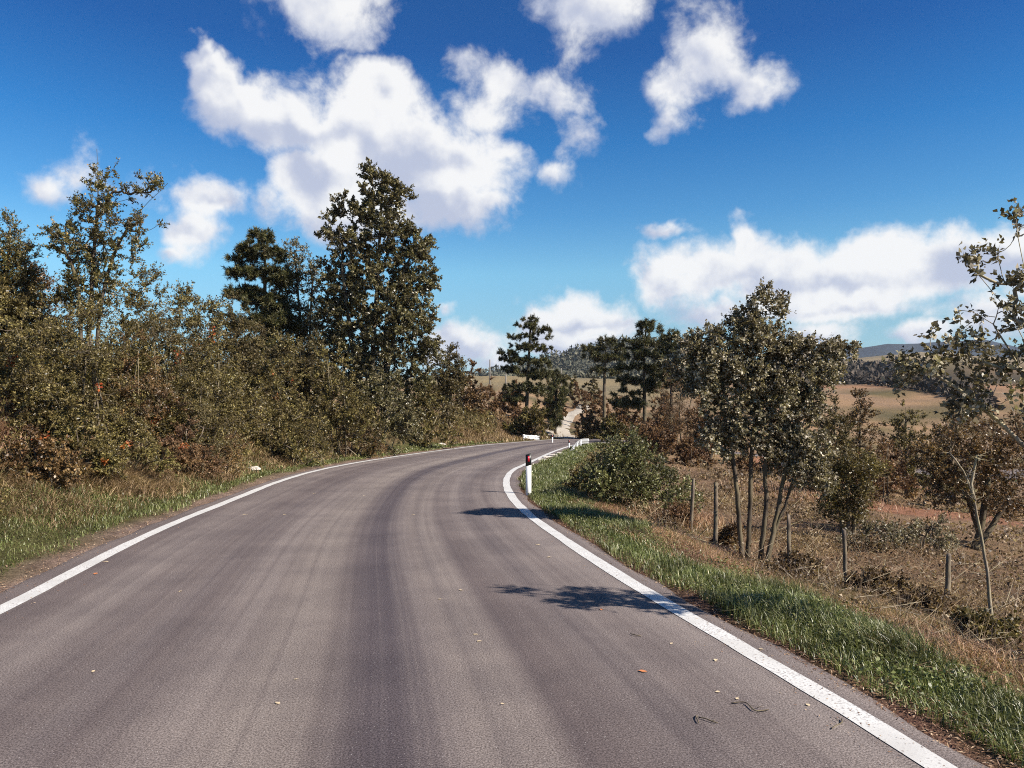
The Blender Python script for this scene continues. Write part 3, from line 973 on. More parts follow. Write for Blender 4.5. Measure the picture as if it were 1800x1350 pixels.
    if extra:
        for (ename, emat, share, elen, ewid, ecl, seedk) in extra:
            r2 = np.random.default_rng(seed * 7 + seedk)
            if ecl == 'tips':                     # spots of other foliage in small groups near the surface
                g_ = r2.choice(n_cl, max(1, int(round(n_cl * share))), replace=False)
                ii = np.concatenate([np.flatnonzero(ck[tk_] == q)[:per] for q in g_])
            else:
                ii = np.flatnonzero(r2.random(n) < share)
            vv, ff, ss = leaf_arrays(lp[ii] - base + rnd_unit(len(ii), r2) * tw * .15, rnd_unit(len(ii), r2), rnd_unit(len(ii), r2),
                                     elen * (.6 + .7 * r2.random(len(ii))), ewid * (.6 + .7 * r2.random(len(ii))))
            tag(mesh_obj(ename, vv, ff, ss, emat, root), kind='stuff')
    return root

def pine(name, label, base_px, Y, trunk, pads, seed, n_cl=130, thick=.7, group=None, stem_r=.13, leafs=(.20, .030), per=30, twigs=5, tw=.26):
    """open grown pine: straight trunk, limbs that carry flat pads of needles"""
    pads = [(q[0], q[1], q[2] * .95, q[3] * thick) for q in pads]; n_cl = int(n_cl * .78)
    b = P(*base_px, Y); b[2] = float(gz(b[0], b[1])) - .05
    st = [[(b[0], b[1], b[2], 1)] + [(*P(u, v, Y), 1) for (u, v) in trunk]]
    return plant(name, label, 'tree', b, st, pads, Y, n_cl, leafs, (M['needle'], M['bark_dark']), group, twigs=twigs, per=per, tw=tw, stem_r=stem_r,
                 shell=.45, up=.35, out=.9, flat=.75, seed=seed, leaf_up=.2, attach_from=.15, twig_r=.010, sides=7, limb_curve=.06)

def shrub(label, u, vt, vb, wpx, Y, seed, mat='hedge', group=None, n=None, leafs=(.052, .036), name='shrub', bark='bark_mid', extra=None,
          per=18, twigs=6, tw=None, lumps=13, base=None, shell=.42):
    """rounded shrub with many stems; u centre, vt top row, vb ground row, wpx width, all at distance Y"""
    rng = np.random.default_rng(seed)
    px = Y / F
    b = P(u, vb, Y); b[2] = float(gz(b[0], b[1])) - .03
    vb_ = 720 + (EYE - b[2]) / px
    h = vb_ - vt
    blobs = [(u, vb_ - h * .38, wpx * .40, h * .38)]
    for i in range(lumps):
        a = rng.uniform(-1, 1); tt = rng.uniform(.35, 1)
        hh = (1 - .75 * a * a) * tt
        r = h * rng.uniform(.13, .24)
        blobs.append((u + a * wpx * .42, vb_ - max(r * .8, h * hh - r * .9), r * rng.uniform(.9, 1.4), r, rng.uniform(-.4, .4) * wpx * px))
    blobs.append((u + rng.uniform(-.15, .15) * wpx, vt + h * .14, h * .16, h * .14))
    vol = wpx * px * h * px
    n = int((n or int(np.clip(vol * 16, 30, 260))) * .58)
    tw = tw or np.clip(.075 * h * px + .11, .15, .36)
    stems = []
    for i in range(6):
        e = blobs[rng.integers(1, len(blobs))]
        ang = rng.uniform(0, 6.28); rr_ = .12 * wpx * px
        q0 = b + np.array([math.cos(ang) * rr_, math.sin(ang) * rr_, 0]); q0[2] = float(gz(q0[0], q0[1])) - .03
        q2 = P(e[0], e[1], Y + (e[4] if len(e) > 4 else 0))
        q1 = (q0 + q2) / 2 + np.array([0, 0, .1 * h * px])
        stems.append([(*q0, 1), (*q1, 1), (*q2, 1)])
    return plant(name, label, 'shrub', b, stems, blobs, Y, n, leafs, (M[mat], M[bark]), group, twigs=twigs, per=per, tw=tw, stem_r=.022,
                 shell=shell, seed=seed, crown='foliage', wood='stems', extra=extra, attach_from=.2, sides=5, depth=.8)

RED = [('red_leaves', M['red'], .034, .07, .05, 'tips', 3)]
REDS = [('red_leaves', M['red'], .008, .065, .045, 'tips', 5)]

# ------------------------------------------------------------------ left bank: trees
def gbase(u, v, Y, sink=.05):
    b = P(u, v, Y); b[2] = float(gz(b[0], b[1])) - sink
    return b

b = gbase(655, 760, 35)
plant('broadleaf_tree', 'tallest tree, dense grey-green leafy crown rising above the left hedge', 'tree', b,
      [[(*b, 1), (*P(655, 620, 35), 1), (*P(665, 470, 35), 1), (*P(672, 320, 35), 1)], [(*(b + [.3, .1, 0]), 1), (*P(690, 600, 35.3), 1), (*P(735, 450, 35.6), 1)],
       [(*(b + [-.3, 0, 0]), 1), (*P(615, 580, 34.6), 1), (*P(595, 400, 34.4), 1)]],
      [(658, 318, 20, 24), (686, 322, 18, 22), (692, 352, 34, 30), (650, 362, 34, 36), (604, 366, 16, 22), (590, 402, 30, 34), (668, 408, 55, 45),
       (628, 440, 52, 46), (702, 440, 48, 44), (742, 430, 18, 22), (728, 468, 36, 40), (660, 500, 82, 48), (600, 490, 46, 45), (715, 520, 50, 40),
       (758, 495, 18, 24), (690, 566, 72, 48), (750, 552, 28, 28), (618, 566, 58, 45), (704, 632, 70, 46), (645, 640, 62, 48), (745, 610, 34, 34), (650, 690, 66, 40), (720, 690, 50, 34), (610, 620, 50, 50), (590, 540, 40, 36), (600, 680, 50, 40), (570, 600, 30, 36)],
      35, 900, (.135, .098), (M['poplar'], M['bark_dark']), twigs=6, per=18, tw=.40, stem_r=.12, shell=.5, up=.5, seed=5, depth=.9, twig_r=.008, sides=8)

b = gbase(150, 700, 17)
plant('oak_sapling', 'young oak with thin yellowing top twigs standing above the hedge at left', 'tree', b,
      [[(*b, 1), (*P(158, 560, 17), 1), (*P(165, 450, 17), 1), (*P(172, 350, 17), 1), (*P(170, 262, 17), 1)],
       [(*(b + [.1, .1, 0]), 1), (*P(180, 520, 17.2), 1), (*P(225, 400, 17.4), 1), (*P(295, 322, 17.4), 1)],
       [(*(b + [-.1, 0, 0]), 1), (*P(140, 530, 16.8), 1), (*P(110, 430, 16.6), 1), (*P(85, 400, 16.6), 1)]],
      [(175, 318, 22, 26), (196, 296, 20, 16), (170, 352, 38, 28), (214, 338, 32, 20), (258, 326, 28, 14), (286, 324, 12, 8), (138, 372, 18, 22), (126, 404, 32, 22),
       (90, 412, 17, 17), (180, 402, 58, 32), (250, 395, 33, 20), (272, 402, 12, 10), (150, 442, 58, 34), (214, 432, 42, 28), (112, 436, 28, 22),
       (180, 484, 64, 40), (140, 505, 50, 40), (170, 545, 55, 35)],
      17, 250, (.060, .042), (M['oak'], M['bark_dark']), twigs=5, per=12, tw=.22, stem_r=.055, shell=.55, up=.6, seed=8, depth=.9, twig_r=.004,
      extra=[('yellow_leaves', M['fluff'], .03, .06, .045, 'tips', 2)])

b = gbase(15, 690, 17.5)
plant('broadleaf_tree', 'dark broadleaf tree cut by the left picture edge behind the hedge', 'tree', b,
      [[(*b, 1), (*P(8, 560, 17.5), 1), (*P(18, 400, 17.5), 1)], [(*(b + [-.2, 0, 0]), 1), (*P(-30, 540, 17.5), 1), (*P(-50, 410, 17.5), 1)]],
      [(18, 402, 15, 20), (8, 432, 32, 28), (42, 445, 18, 22), (-5, 482, 56, 38), (-45, 430, 45, 45), (-20, 540, 60, 40), (40, 500, 25, 25)],
      17.5, 260, (.07, .036), (M['oak'], M['bark_dark']), twigs=6, per=11, tw=.28, stem_r=.06, up=.7, seed=9, twig_r=.004)

pine('pine_tree', 'dark pine rising behind the hedge just left of the tallest tree', (462, 740), 36, [(462, 600), (466, 480), (462, 408)],
     [(460, 416, 14, 11), (448, 438, 32, 11), (424, 455, 22, 8), (482, 448, 22, 14), (438, 480, 36, 11), (412, 476, 14, 6), (490, 488, 32, 18), (428, 518, 38, 13),
      (470, 536, 46, 18), (448, 566, 48, 18), (490, 570, 40, 20), (460, 610, 45, 20)], 21, n_cl=520, tw=.30, thick=.85, leafs=(.22, .04))
b = gbase(530, 750, 38)
plant('broadleaf_tree', 'slim loose-crowned tree between the dark pine and the tallest tree', 'tree', b,
      [[(*b, 1), (*P(530, 600, 38), 1), (*P(518, 440, 38), 1)], [(*(b + [.3, 0, 0]), 1), (*P(545, 580, 38), 1), (*P(550, 480, 38), 1)]],
      [(514, 440, 16, 16), (528, 470, 22, 22), (548, 500, 22, 25), (505, 520, 25, 25), (520, 560, 38, 36), (545, 600, 35, 36), (505, 630, 40, 36), (550, 660, 40, 40)],
      38, 380, (.115, .08), (M['poplar'], M['bark_mid']), twigs=6, per=8, tw=.40, stem_r=.09, seed=23, twig_r=.008)
b = gbase(785, 750, 43)
plant('broadleaf_tree', 'small dark round tree at the right foot of the tallest tree', 'tree', b,
      [[(*b, 1), (*P(788, 690, 43), 1), (*P(790, 622, 43), 1)], [(*(b + [.3, 0, 0]), 1), (*P(775, 700, 43), 1), (*P(768, 650, 43), 1)]],
      [(792, 622, 17, 14), (786, 648, 32, 22), (770, 680, 38, 26), (800, 670, 24, 20), (780, 715, 36, 22)],
      43, 180, (.13, .08), (M['dark'], M['bark_dark']), twigs=6, per=9, tw=.40, stem_r=.08, seed=24, twig_r=.008)

# ------------------------------------------------------------------ left bank: hedge shrubs, front row then back row
HG = 'shrubs of the hedge on the left bank'
shrub('dense olive shrub in the front of the hedge, cut by the left picture edge', 25, 545, 800, 200, 14.0, 101, 'hedge', HG, extra=REDS, n=230)
shrub('bright olive front shrub of the hedge with orange leaf tips, below the young oak', 165, 530, 790, 190, 15.6, 102, 'hedge', HG, extra=RED, n=230)
shrub('front hedge shrub with a cluster of red leaves, right of the young oak', 290, 540, 790, 170, 17.6, 103, 'dark', HG, extra=RED, leafs=(.045, .034), n=210)
shrub('front hedge shrub with scattered orange-red leaves, below the dark pine', 395, 560, 790, 160, 19.8, 104, 'hedge', HG, extra=RED, leafs=(.06, .044), n=200)
shrub('low front hedge shrub, the one left of the pale roadside stone', 340, 640, 800, 130, 17.6, 105, 'hedge', HG, extra=REDS, n=150)
shrub('front hedge shrub with yellow-green leaves, below the left side of the tallest tree', 490, 590, 795, 150, 23.0, 106, 'hedge', HG, extra=RED, leafs=(.075, .05), n=200)
shrub('broad bright green shrub at the foot of the tallest tree', 590, 610, 798, 150, 26.5, 107, 'hedge', HG, extra=REDS, leafs=(.085, .058), n=210)
shrub('grey-green shrub below the right side of the tallest tree, near the road edge', 680, 640, 790, 130, 31.0, 108, 'poplar', HG, leafs=(.095, .065), n=190)
shrub('yellow-green shrub between the tallest tree and the tan dry bank', 750, 680, 785, 90, 35.5, 109, 'hedge', HG, leafs=(.11, .075), n=130)
shrub('brownish shrub on the dry bank, right of the small dark round tree', 812, 650, 725, 66, 50.0, 110, 'hedge_warm', HG, leafs=(.12, .08), n=110, extra=REDS)
shrub('reddish-brown shrub topping the tan dry bank, left of the tall lone pine', 858, 660, 722, 58, 60.0, 111, 'brown', HG, leafs=(.12, .08), n=110)
shrub('brown twiggy shrub of the back row at the far left, below the dark left-edge tree', 60, 470, 720, 150, 18.5, 112, 'hedge_warm', HG, leafs=(.07, .045), n=430)
shrub('brown-leaved back-row shrub just right of the young oak', 262, 478, 720, 120, 19.5, 113, 'hedge', HG, leafs=(.07, .045), n=430)
shrub('back-row shrub with pale loose top sprigs, left of the dark pine', 345, 505, 720, 110, 22.5, 114, 'hedge', HG, leafs=(.075, .05), n=430)
shrub('dark back-row shrub directly under the dark pine', 450, 560, 740, 130, 29.0, 115, 'dark', HG, leafs=(.09, .06), n=430)
shrub('dark back-row shrub under the slim loose-crowned tree', 540, 590, 740, 120, 31.0, 116, 'dark', HG, leafs=(.09, .06), n=430)
shrub('dull brown shrub filling the hedge between young oak and front shrubs', 105, 500, 740, 130, 17.0, 117, 'hedge', HG, leafs=(.065, .045), n=430)
shrub('rounded olive back-row shrub below the right limb of the young oak', 215, 512, 740, 130, 18.6, 121, 'hedge', HG, leafs=(.07, .045), n=430)
shrub('olive-brown back-row shrub left of the dark pine, in front of its lowest boughs', 395, 520, 740, 120, 25.0, 122, 'dark', HG, leafs=(.08, .055), n=430)
shrub('shadowed back-row shrub filling the gap behind the first front shrubs at left', 5, 480, 740, 140, 17.0, 123, 'hedge', HG, leafs=(.07, .045), n=430)
shrub('far brown shrub on the skyline right of the tallest tree', 830, 635, 720, 60, 58, 118, 'brown', HG, leafs=(.16, .11), n=80)
shrub('warm brown front shrub under the back-row shrub with pale sprigs', 240, 590, 800, 130, 16.8, 119, 'hedge_warm', HG, n=150, extra=REDS)
shrub('small dark front shrub at the foot of the hedge beside the reddish dry grass', 95, 650, 820, 120, 13.6, 120, 'hedge', HG, n=130, leafs=(.06, .045))

LG = 'low scrub at the foot of the hedge'
for (lab, u, vt, w, Y, sd, mt) in [
        ('low brown scrub clump at the left picture edge beside the reddish dead bracken', 70, 790, 120, 11.6, 141, 'hedge_warm'),
        ('low dark green scrub clump just above the left green verge, below the young oak', 150, 775, 110, 13.2, 142, 'hedge'),
        ('low tangled scrub clump behind the tan dry grass patch', 235, 770, 110, 15.0, 143, 'hedge'),
        ('low rust-tinged scrub clump between the tan dry grass patch and the pale stone', 315, 772, 90, 16.4, 147, 'brown'),
        ('low scrub clump left of the flat pale stone', 385, 765, 100, 18.2, 144, 'hedge_warm'),
        ('low scrub clump right of the flat pale stone', 520, 760, 90, 22.6, 145, 'hedge'),
        ('low brown scrub clump at the verge below the tallest tree', 625, 752, 80, 27.6, 146, 'hedge_warm')]:
    shrub(lab, u, vt - 34, vt + 70, w * 1.35, Y, sd, mt, LG, leafs=(.045, .03), n=150, lumps=11, extra=REDS)

# ------------------------------------------------------------------ around the dirt track
pine('pine_tree', 'tall lone pine with layered flat branches left of the dirt track', (926, 742), 55, [(926, 700), (930, 620), (934, 558)],
     [(934, 562, 13, 6), (924, 573, 20, 6), (946, 580, 20, 7), (915, 591, 28, 6), (952, 594, 20, 7), (894, 622, 17, 5), (921, 609, 28, 7), (946, 614, 27, 8),
      (900, 632, 20, 5), (932, 634, 30, 8), (957, 638, 18, 8), (924, 655, 34, 9), (952, 660, 25, 9), (895, 648, 16, 5), (914, 680, 30, 11), (946, 686, 26, 11), (900, 700, 22, 10)],
     31, n_cl=330, tw=.28, leafs=(.22, .044))
pine('conifer', 'small dark bushy conifer at the bend of the dirt track', (976, 745), 58, [(977, 700), (980, 655)],
     [(980, 664, 12, 16), (978, 684, 17, 20), (976, 706, 18, 20), (972, 724, 17, 14), (970, 742, 14, 12)], 32, n_cl=120, stem_r=.09, tw=.34, leafs=(.26, .045))
pine('pine_tree', 'slim pine with bare lower trunk right of the dirt track', (1062, 712), 66, [(1062, 690), (1063, 640), (1066, 596)],
     [(1066, 600, 13, 6), (1048, 612, 23, 6), (1076, 612, 20, 6), (1038, 625, 17, 4), (1066, 630, 27, 6), (1088, 625, 18, 6), (1048, 650, 14, 5), (1078, 655, 18, 6)],
     33, n_cl=120, stem_r=.13, tw=.42, leafs=(.30, .055))
pine('pine_tree', 'broad dark pine with flat top left of the seed-tufted tree', (1133, 742), 52, [(1133, 700), (1132, 640), (1136, 572)],
     [(1136, 573, 18, 5), (1118, 585, 19, 5), (1152, 583, 19, 5), (1130, 600, 30, 7), (1162, 605, 22, 7), (1110, 611, 18, 5), (1135, 625, 34, 9), (1108, 646, 28, 9),
      (1152, 650, 28, 10), (1120, 670, 34, 10), (1098, 692, 28, 10), (1146, 682, 24, 9), (1110, 710, 30, 9)], 34, n_cl=210, tw=.38, leafs=(.28, .05))
pine('pine_tree', 'narrow pine half hidden behind the seed-tufted tree', (1178, 742), 50, [(1180, 690), (1178, 595)],
     [(1177, 594, 13, 7), (1186, 612, 18, 8), (1168, 625, 15, 7), (1185, 640, 22, 9), (1170, 662, 20, 9), (1192, 675, 18, 9)], 35, n_cl=100, tw=.36, leafs=(.27, .05))
TG = 'shrubs beside the dirt track and the junction'
shrub('olive shrub at the foot of the tall lone pine', 919, 704, 764, 50, 52, 131, 'hedge', TG, leafs=(.13, .09), n=110)
shrub('yellow-tinged shrub between tall lone pine and small conifer', 943, 702, 766, 44, 51, 132, 'hedge', TG, leafs=(.13, .09), n=90, extra=REDS)
shrub('small shrub with a reddish side at the left mouth of the dirt track', 933, 738, 768, 30, 51, 133, 'hedge_warm', TG, leafs=(.12, .08), n=60, extra=RED)
shrub('olive-brown shrub on the right edge of the dirt track', 1037, 724, 768, 50, 53, 134, 'hedge_warm', TG, leafs=(.13, .09), n=100)
shrub('low brown shrub right of the dirt track, behind the guard rail end', 1075, 735, 775, 70, 46, 135, 'hedge', TG, leafs=(.12, .08), n=110)
shrub('brown shrub under the broad dark pine', 1135, 730, 780, 80, 42, 136, 'brown', TG, leafs=(.11, .075), n=110)
shrub('russet shrub under the slim pine with bare lower trunk', 1050, 690, 738, 60, 72, 137, 'brown', TG, leafs=(.18, .12), n=80)
shrub('pale round shrub at the edge of the pale field above the track', 1005, 655, 672, 20, 120, 138, 'hedge', TG, leafs=(.26, .18), n=40)
shrub('russet shrub below the pale field, left of the slim pine', 1020, 672, 706, 44, 100, 139, 'brown', TG, leafs=(.22, .16), n=70, extra=REDS)
shrub('dark shrub below the pale field, touching the slim pine', 1040, 660, 690, 32, 105, 140, 'dark', TG, leafs=(.22, .16), n=60)
shrub('dark shrub in front of the slim pine beside the upper track', 1085, 690, 735, 46, 64, 141, 'dark', TG, leafs=(.17, .12), n=80)
for (lab, u, vt, vb, w, Y, sd, mt) in [
        ('tall russet shrub between the slim pine and the broad dark pine', 1098, 684, 752, 64, 60, 151, 'brown'),
        ('dense brown shrub right of the broad dark pine trunk', 1160, 690, 762, 66, 56, 152, 'brown'),
        ('reddish thicket shrub left of the bare twiggy tree', 1150, 712, 775, 70, 44, 153, 'brown'),
        ('reddish thicket shrub right of the bare twiggy tree', 1232, 682, 778, 74, 40, 154, 'brown'),
        ('orange-brown shrub behind the tall lone pine', 905, 672, 726, 56, 66, 155, 'brown'),
        ('olive shrub behind the small conifer below the pale field', 965, 676, 728, 50, 74, 156, 'hedge_warm')]:
    shrub(lab, u, vt, vb, w, Y, sd, mt, TG, leafs=(.0028 * Y, .0019 * Y), n=130)
TB = float(np.clip(hit(1200, 775)[1], 30, 46))
b = gbase(1198, 775, TB)
def qb(u, v): return (*P(u, v, TB), 1)
plant('bare_tree', 'tall reddish-brown twiggy tree with few leaves behind the seed-tufted tree', 'tree', b,
      [[(*b, 1), qb(1194, 720), qb(1197, 690), qb(1186, 645)], [(*(b + [.2, 0, 0]), 1), qb(1210, 735), qb(1214, 705), qb(1228, 662)], [(*(b + [-.2, 0, 0]), 1), qb(1184, 735), qb(1176, 710), qb(1162, 680)]],
      [(1188, 662, 22, 22), (1216, 688, 26, 26), (1180, 700, 26, 24), (1206, 732, 36, 26), (1172, 740, 28, 22), (1195, 758, 36, 16)],
      TB, 190, (.085, .045), (M['brown'], M['bark_dark']), twigs=8, per=6, tw=.5, stem_r=.045, seed=41, twig_r=.006, up=.7, limb_curve=.2)

# ------------------------------------------------------------------ right side
b = gbase(1328, 1000, 11.0)
ST = [[(1302, 1002), (1300, 930), (1294, 850), (1276, 740), (1240, 655)], [(1314, 1004), (1318, 910), (1321, 800), (1335, 660)], [(1337, 1008), (1341, 940), (1347, 880), (1345, 820), (1362, 700)],
      [(1342, 1008), (1362, 920), (1377, 845), (1400, 740)], [(1344, 1006), (1362, 935), (1380, 890), (1392, 850), (1424, 790)]]
stems = []
for s in ST:
    q = [(*P(u, v, 11.0), 1) for (u, v) in s]
    z0 = float(gz(q[0][0], q[0][1])) - .05
    stems.append([(q[0][0], q[0][1] + RNG.uniform(-.12, .12), z0, 1)] + q[1:])
plant('multi_stemmed_tree', 'slender multi-stemmed tree smothered in pale fluffy seed heads, beside the road', 'tree', b, stems,
      [(1336, 514, 12, 9), (1340, 545, 32, 22), (1320, 572, 38, 24), (1374, 538, 16, 9), (1345, 602, 52, 32), (1290, 597, 42, 18), (1240, 596, 36, 16), (1212, 612, 28, 18),
       (1198, 642, 26, 22), (1260, 640, 58, 32), (1332, 650, 66, 38), (1402, 628, 42, 24), (1442, 618, 36, 14), (1482, 618, 30, 11), (1510, 612, 14, 7),
       (1250, 690, 46, 32), (1310, 702, 56, 32), (1380, 690, 56, 38), (1430, 668, 36, 22), (1275, 738, 32, 22), (1325, 742, 36, 20), (1395, 745, 42, 26),
       (1420, 715, 32, 28), (1428, 785, 30, 26), (1395, 800, 28, 22), (1458, 650, 26, 16), (1290, 768, 34, 18), (1342, 775, 36, 20), (1386, 782, 38, 22), (1412, 830, 24, 26), (1442, 842, 26, 22), (1288, 792, 24, 12), (1255, 770, 24, 14), (1362, 802, 28, 14)],
      11.0, 640, (.044, .031), (M['clematis'], M['bark_dark']), twigs=6, per=15, tw=.17, stem_r=.030, shell=.5, up=.35, seed=51, depth=.75, twig_r=.0028,
      stem_parts=True, extra=[('seed_heads', M['fluff'], .26, .032, .026, 'any', 4)], attach_from=.45)

# tree whose trunk stands just outside the right edge: it throws the shade on the road
T2 = 5.5
b = gbase(1935, 1100, T2)
def q3(u, v, dy=0.0): return (*P(u, v, T2 + dy), 1)
plant('roadside_tree', 'open-crowned tree with pale limbs reaching in from the right picture edge', 'tree', b,
      [[(*b, 1), q3(1900, 950), q3(1830, 815), q3(1700, 695), q3(1610, 640)], [(*(b + [.05, .1, 0]), 1), q3(1905, 900, .2), q3(1850, 720, .3), q3(1785, 570, .3), q3(1706, 465, .3)],
       [(*(b + [.1, -.05, 0]), 1), q3(1915, 850, -.2), q3(1860, 620, -.2), q3(1805, 490, -.2), q3(1786, 385, -.2)], [(*(b + [0, .1, 0]), 1), q3(1895, 900), q3(1840, 740), q3(1745, 570), q3(1684, 545)],
       [(*(b + [0, -.1, 0]), 1), q3(1960, 850), q3(1950, 600), q3(1900, 420)]],
      [(1786, 398, 16, 22), (1765, 450, 24, 22), (1724, 480, 26, 20), (1706, 470, 9, 13), (1780, 510, 28, 28), (1740, 546, 28, 17), (1690, 560, 12, 18), (1792, 570, 28, 28),
       (1740, 596, 28, 17), (1650, 592, 28, 12), (1682, 620, 38, 18), (1640, 640, 38, 18), (1722, 640, 48, 22), (1602, 650, 36, 14), (1580, 640, 16, 9), (1782, 640, 38, 28),
       (1692, 670, 48, 22), (1750, 690, 48, 28), (1620, 680, 32, 12), (1700, 722, 38, 18), (1790, 742, 38, 28), (1850, 600, 58, 58), (1880, 500, 60, 60), (1880, 700, 70, 55),
       (1950, 560, 60, 80), (1960, 680, 60, 60), (1900, 430, 40, 30)],
      T2, 165, (.040, .028), (M['clematis'], M['bark_pale']), twigs=4, per=9, tw=.13, stem_r=.026, shell=.6, up=.5, seed=52, depth=.9, twig_r=.0018,
      extra=[('seed_heads', M['fluff'], .02, .022, .018, 'any', 4)], attach_from=.4)

b = gbase(1745, 1112, 8.0)
plant('sapling', 'thin bare pale sapling leaning left in front of the last fence post', 'tree', b,
      [[(*b, 1), (*P(1738, 1030, 8.0), 1), (*P(1726, 955, 8.0), 1), (*P(1712, 880, 8.0), 1), (*P(1694, 828, 8.0), 1), (*P(1668, 795, 8.0), 1)],
       [(*P(1712, 880, 8.0), 1), (*P(1708, 850, 8.0), 1), (*P(1718, 800, 8.0), 1)]],
      [(1670, 800, 14, 14), (1715, 800, 12, 20), (1700, 835, 22, 14), (1715, 870, 26, 10)], 8.0, 14, (.04, .028), (M['dark'], M['bark_pale']), twigs=4, per=1, tw=.12, stem_r=.021,
      seed=53, twig_r=.0022, attach_from=.55)

b = gbase(1705, 995, 16)
plant('broadleaf_tree', 'dark leaning tree in the dip behind the last fence post', 'tree', b,
      [[(*b, 1), (*P(1718, 950, 16), 1), (*P(1732, 880, 16), 1), (*P(1740, 800, 16), 1)], [(*(b + [.1, .05, 0]), 1), (*P(1722, 940, 16), 1), (*P(1690, 850, 16), 1), (*P(1640, 800, 16), 1)],
       [(*(b + [.05, -.1, 0]), 1), (*P(1740, 930, 16), 1), (*P(1790, 850, 16), 1)]],
      [(1640, 828, 36, 26), (1700, 800, 58, 38), (1760, 810, 58, 46), (1680, 862, 46, 26), (1740, 872, 48, 36), (1790, 880, 40, 46), (1620, 792, 28, 18), (1702, 760, 48, 26), (1785, 765, 48, 36)],
      16, 260, (.062, .04), (M['hedge_warm'], M['bark_dark']), twigs=6, per=8, tw=.26, stem_r=.07, seed=54, twig_r=.004, leaf_up=.3)

b = gbase(1490, 935, 15)
plant('small_tree', 'low olive-leaved bushy tree in the dip right of the seed-tufted tree', 'tree', b,
      [[(*b, 1), (*P(1490, 880, 15), 1), (*P(1485, 830, 15), 1)], [(*(b + [.1, 0, 0]), 1), (*P(1505, 870, 15), 1), (*P(1525, 835, 15), 1)], [(*(b + [-.1, 0, 0]), 1), (*P(1475, 880, 15), 1), (*P(1462, 845, 15), 1)]],
      [(1490, 818, 44, 28), (1466, 848, 34, 26), (1522, 842, 30, 26), (1496, 876, 36, 24), (1452, 815, 22, 18), (1540, 820, 20, 14), (1490, 905, 40, 20), (1465, 890, 25, 20)], 15, 200, (.06, .034), (M['hedge'], M['bark_mid']),
      twigs=6, per=8, tw=.24, stem_r=.04, seed=55, twig_r=.004)
TC_ = float(np.clip(hit(1243, 806)[1], 18, 40))
b = gbase(1243, 806, TC_)
def qc(u, v): return (*P(u, v, TC_), 1)
plant('small_tree', 'small crooked dark tree in the field behind the seed-tufted tree', 'tree', b,
      [[(*b, 1), qc(1252, 790), qc(1256, 774), qc(1270, 758), qc(1274, 736)], [(*(b + [-.1, 0, 0]), 1), qc(1238, 792), qc(1242, 778), qc(1226, 760)]],
      [(1265, 745, 32, 18), (1230, 756, 26, 14), (1252, 770, 32, 9)], TC_, 90, (.003 * TC_, .002 * TC_), (M['brown'], M['bark_dark']), twigs=5, per=7, tw=.012 * TC_, stem_r=.0028 * TC_, seed=56, twig_r=.005, limb_curve=.2)
RG = 'bushes in the dip on the right'
shrub('big rounded dense bush beside the white delineator post', 1108, 758, 925, 205, 15.2, 161, 'bush', RG, leafs=(.052, .038), n=600, per=11, lumps=14)
shrub('low olive bush filling the left flank of the big rounded bush', 1040, 795, 880, 90, 17.0, 162, 'hedge', RG, leafs=(.055, .04), n=110)
b = gbase(1508, 790, 34)
FT = 'trees of the clump beyond the red soil'
def clump_tree(label, u, vt, vb, w, Y, seed, mat):
    b = gbase(u, vb, Y)
    h = (720 + (EYE - b[2]) * F / Y) - vt
    vb_ = vt + h
    rng = np.random.default_rng(seed)
    bl = [(u, vt + h * .12, w * .14, h * .12), (u + w * .1, vt + h * .3, w * .3, h * .18), (u - w * .15, vt + h * .35, w * .26, h * .18), (u, vt + h * .6, w * .48, h * .26), (u + w * .2, vt + h * .8, w * .35, h * .16), (u - w * .2, vt + h * .8, w * .35, h * .16)]
    plant('broadleaf_tree', label, 'tree', b, [[(*b, 1), (*P(u, vt + h * .5, Y), 1), (*P(u, vt + h * .1, Y), 1)], [(*(b + [.2, .1, 0]), 1), (*P(u + w * .2, vt + h * .6, Y), 1), (*P(u + w * .25, vt + h * .35, Y), 1)]],
          bl, Y, 140, (.10, .07), (M[mat], M['bark_mid']), FT, twigs=6, per=9, tw=.36, stem_r=.08, seed=seed, up=.8, twig_r=.006)
clump_tree('pointed brownish tree at the centre of the clump beyond the red soil', 1512, 684, 792, 84, 34, 171, 'hedge_warm')
clump_tree('dark green tree at the left of the clump, touching the seed-tufted tree', 1468, 705, 792, 86, 32, 172, 'dark')
clump_tree('grey-green feathery tree at the right of the clump beyond the red soil', 1592, 698, 792, 92, 35, 173, 'hedge')
clump_tree('dark low tree between the clump and the right picture edge', 1665, 722, 800, 84, 33, 174, 'dark')
shrub('brown scrub shrub in the field left of the clump, behind the seed-tufted stems', 1350, 752, 800, 110, 36, 184, 'brown', RG, leafs=(.10, .065), n=120)
shrub('olive scrub shrub between the small crooked tree and the clump', 1415, 748, 802, 90, 35, 185, 'hedge_warm', RG, leafs=(.10, .065), n=110)
shrub('dull brown scrub shrub left of the small crooked tree', 1215, 760, 795, 70, 38, 186, 'brown', RG, leafs=(.10, .065), n=90)
BG = 'bramble mounds among the fence posts'
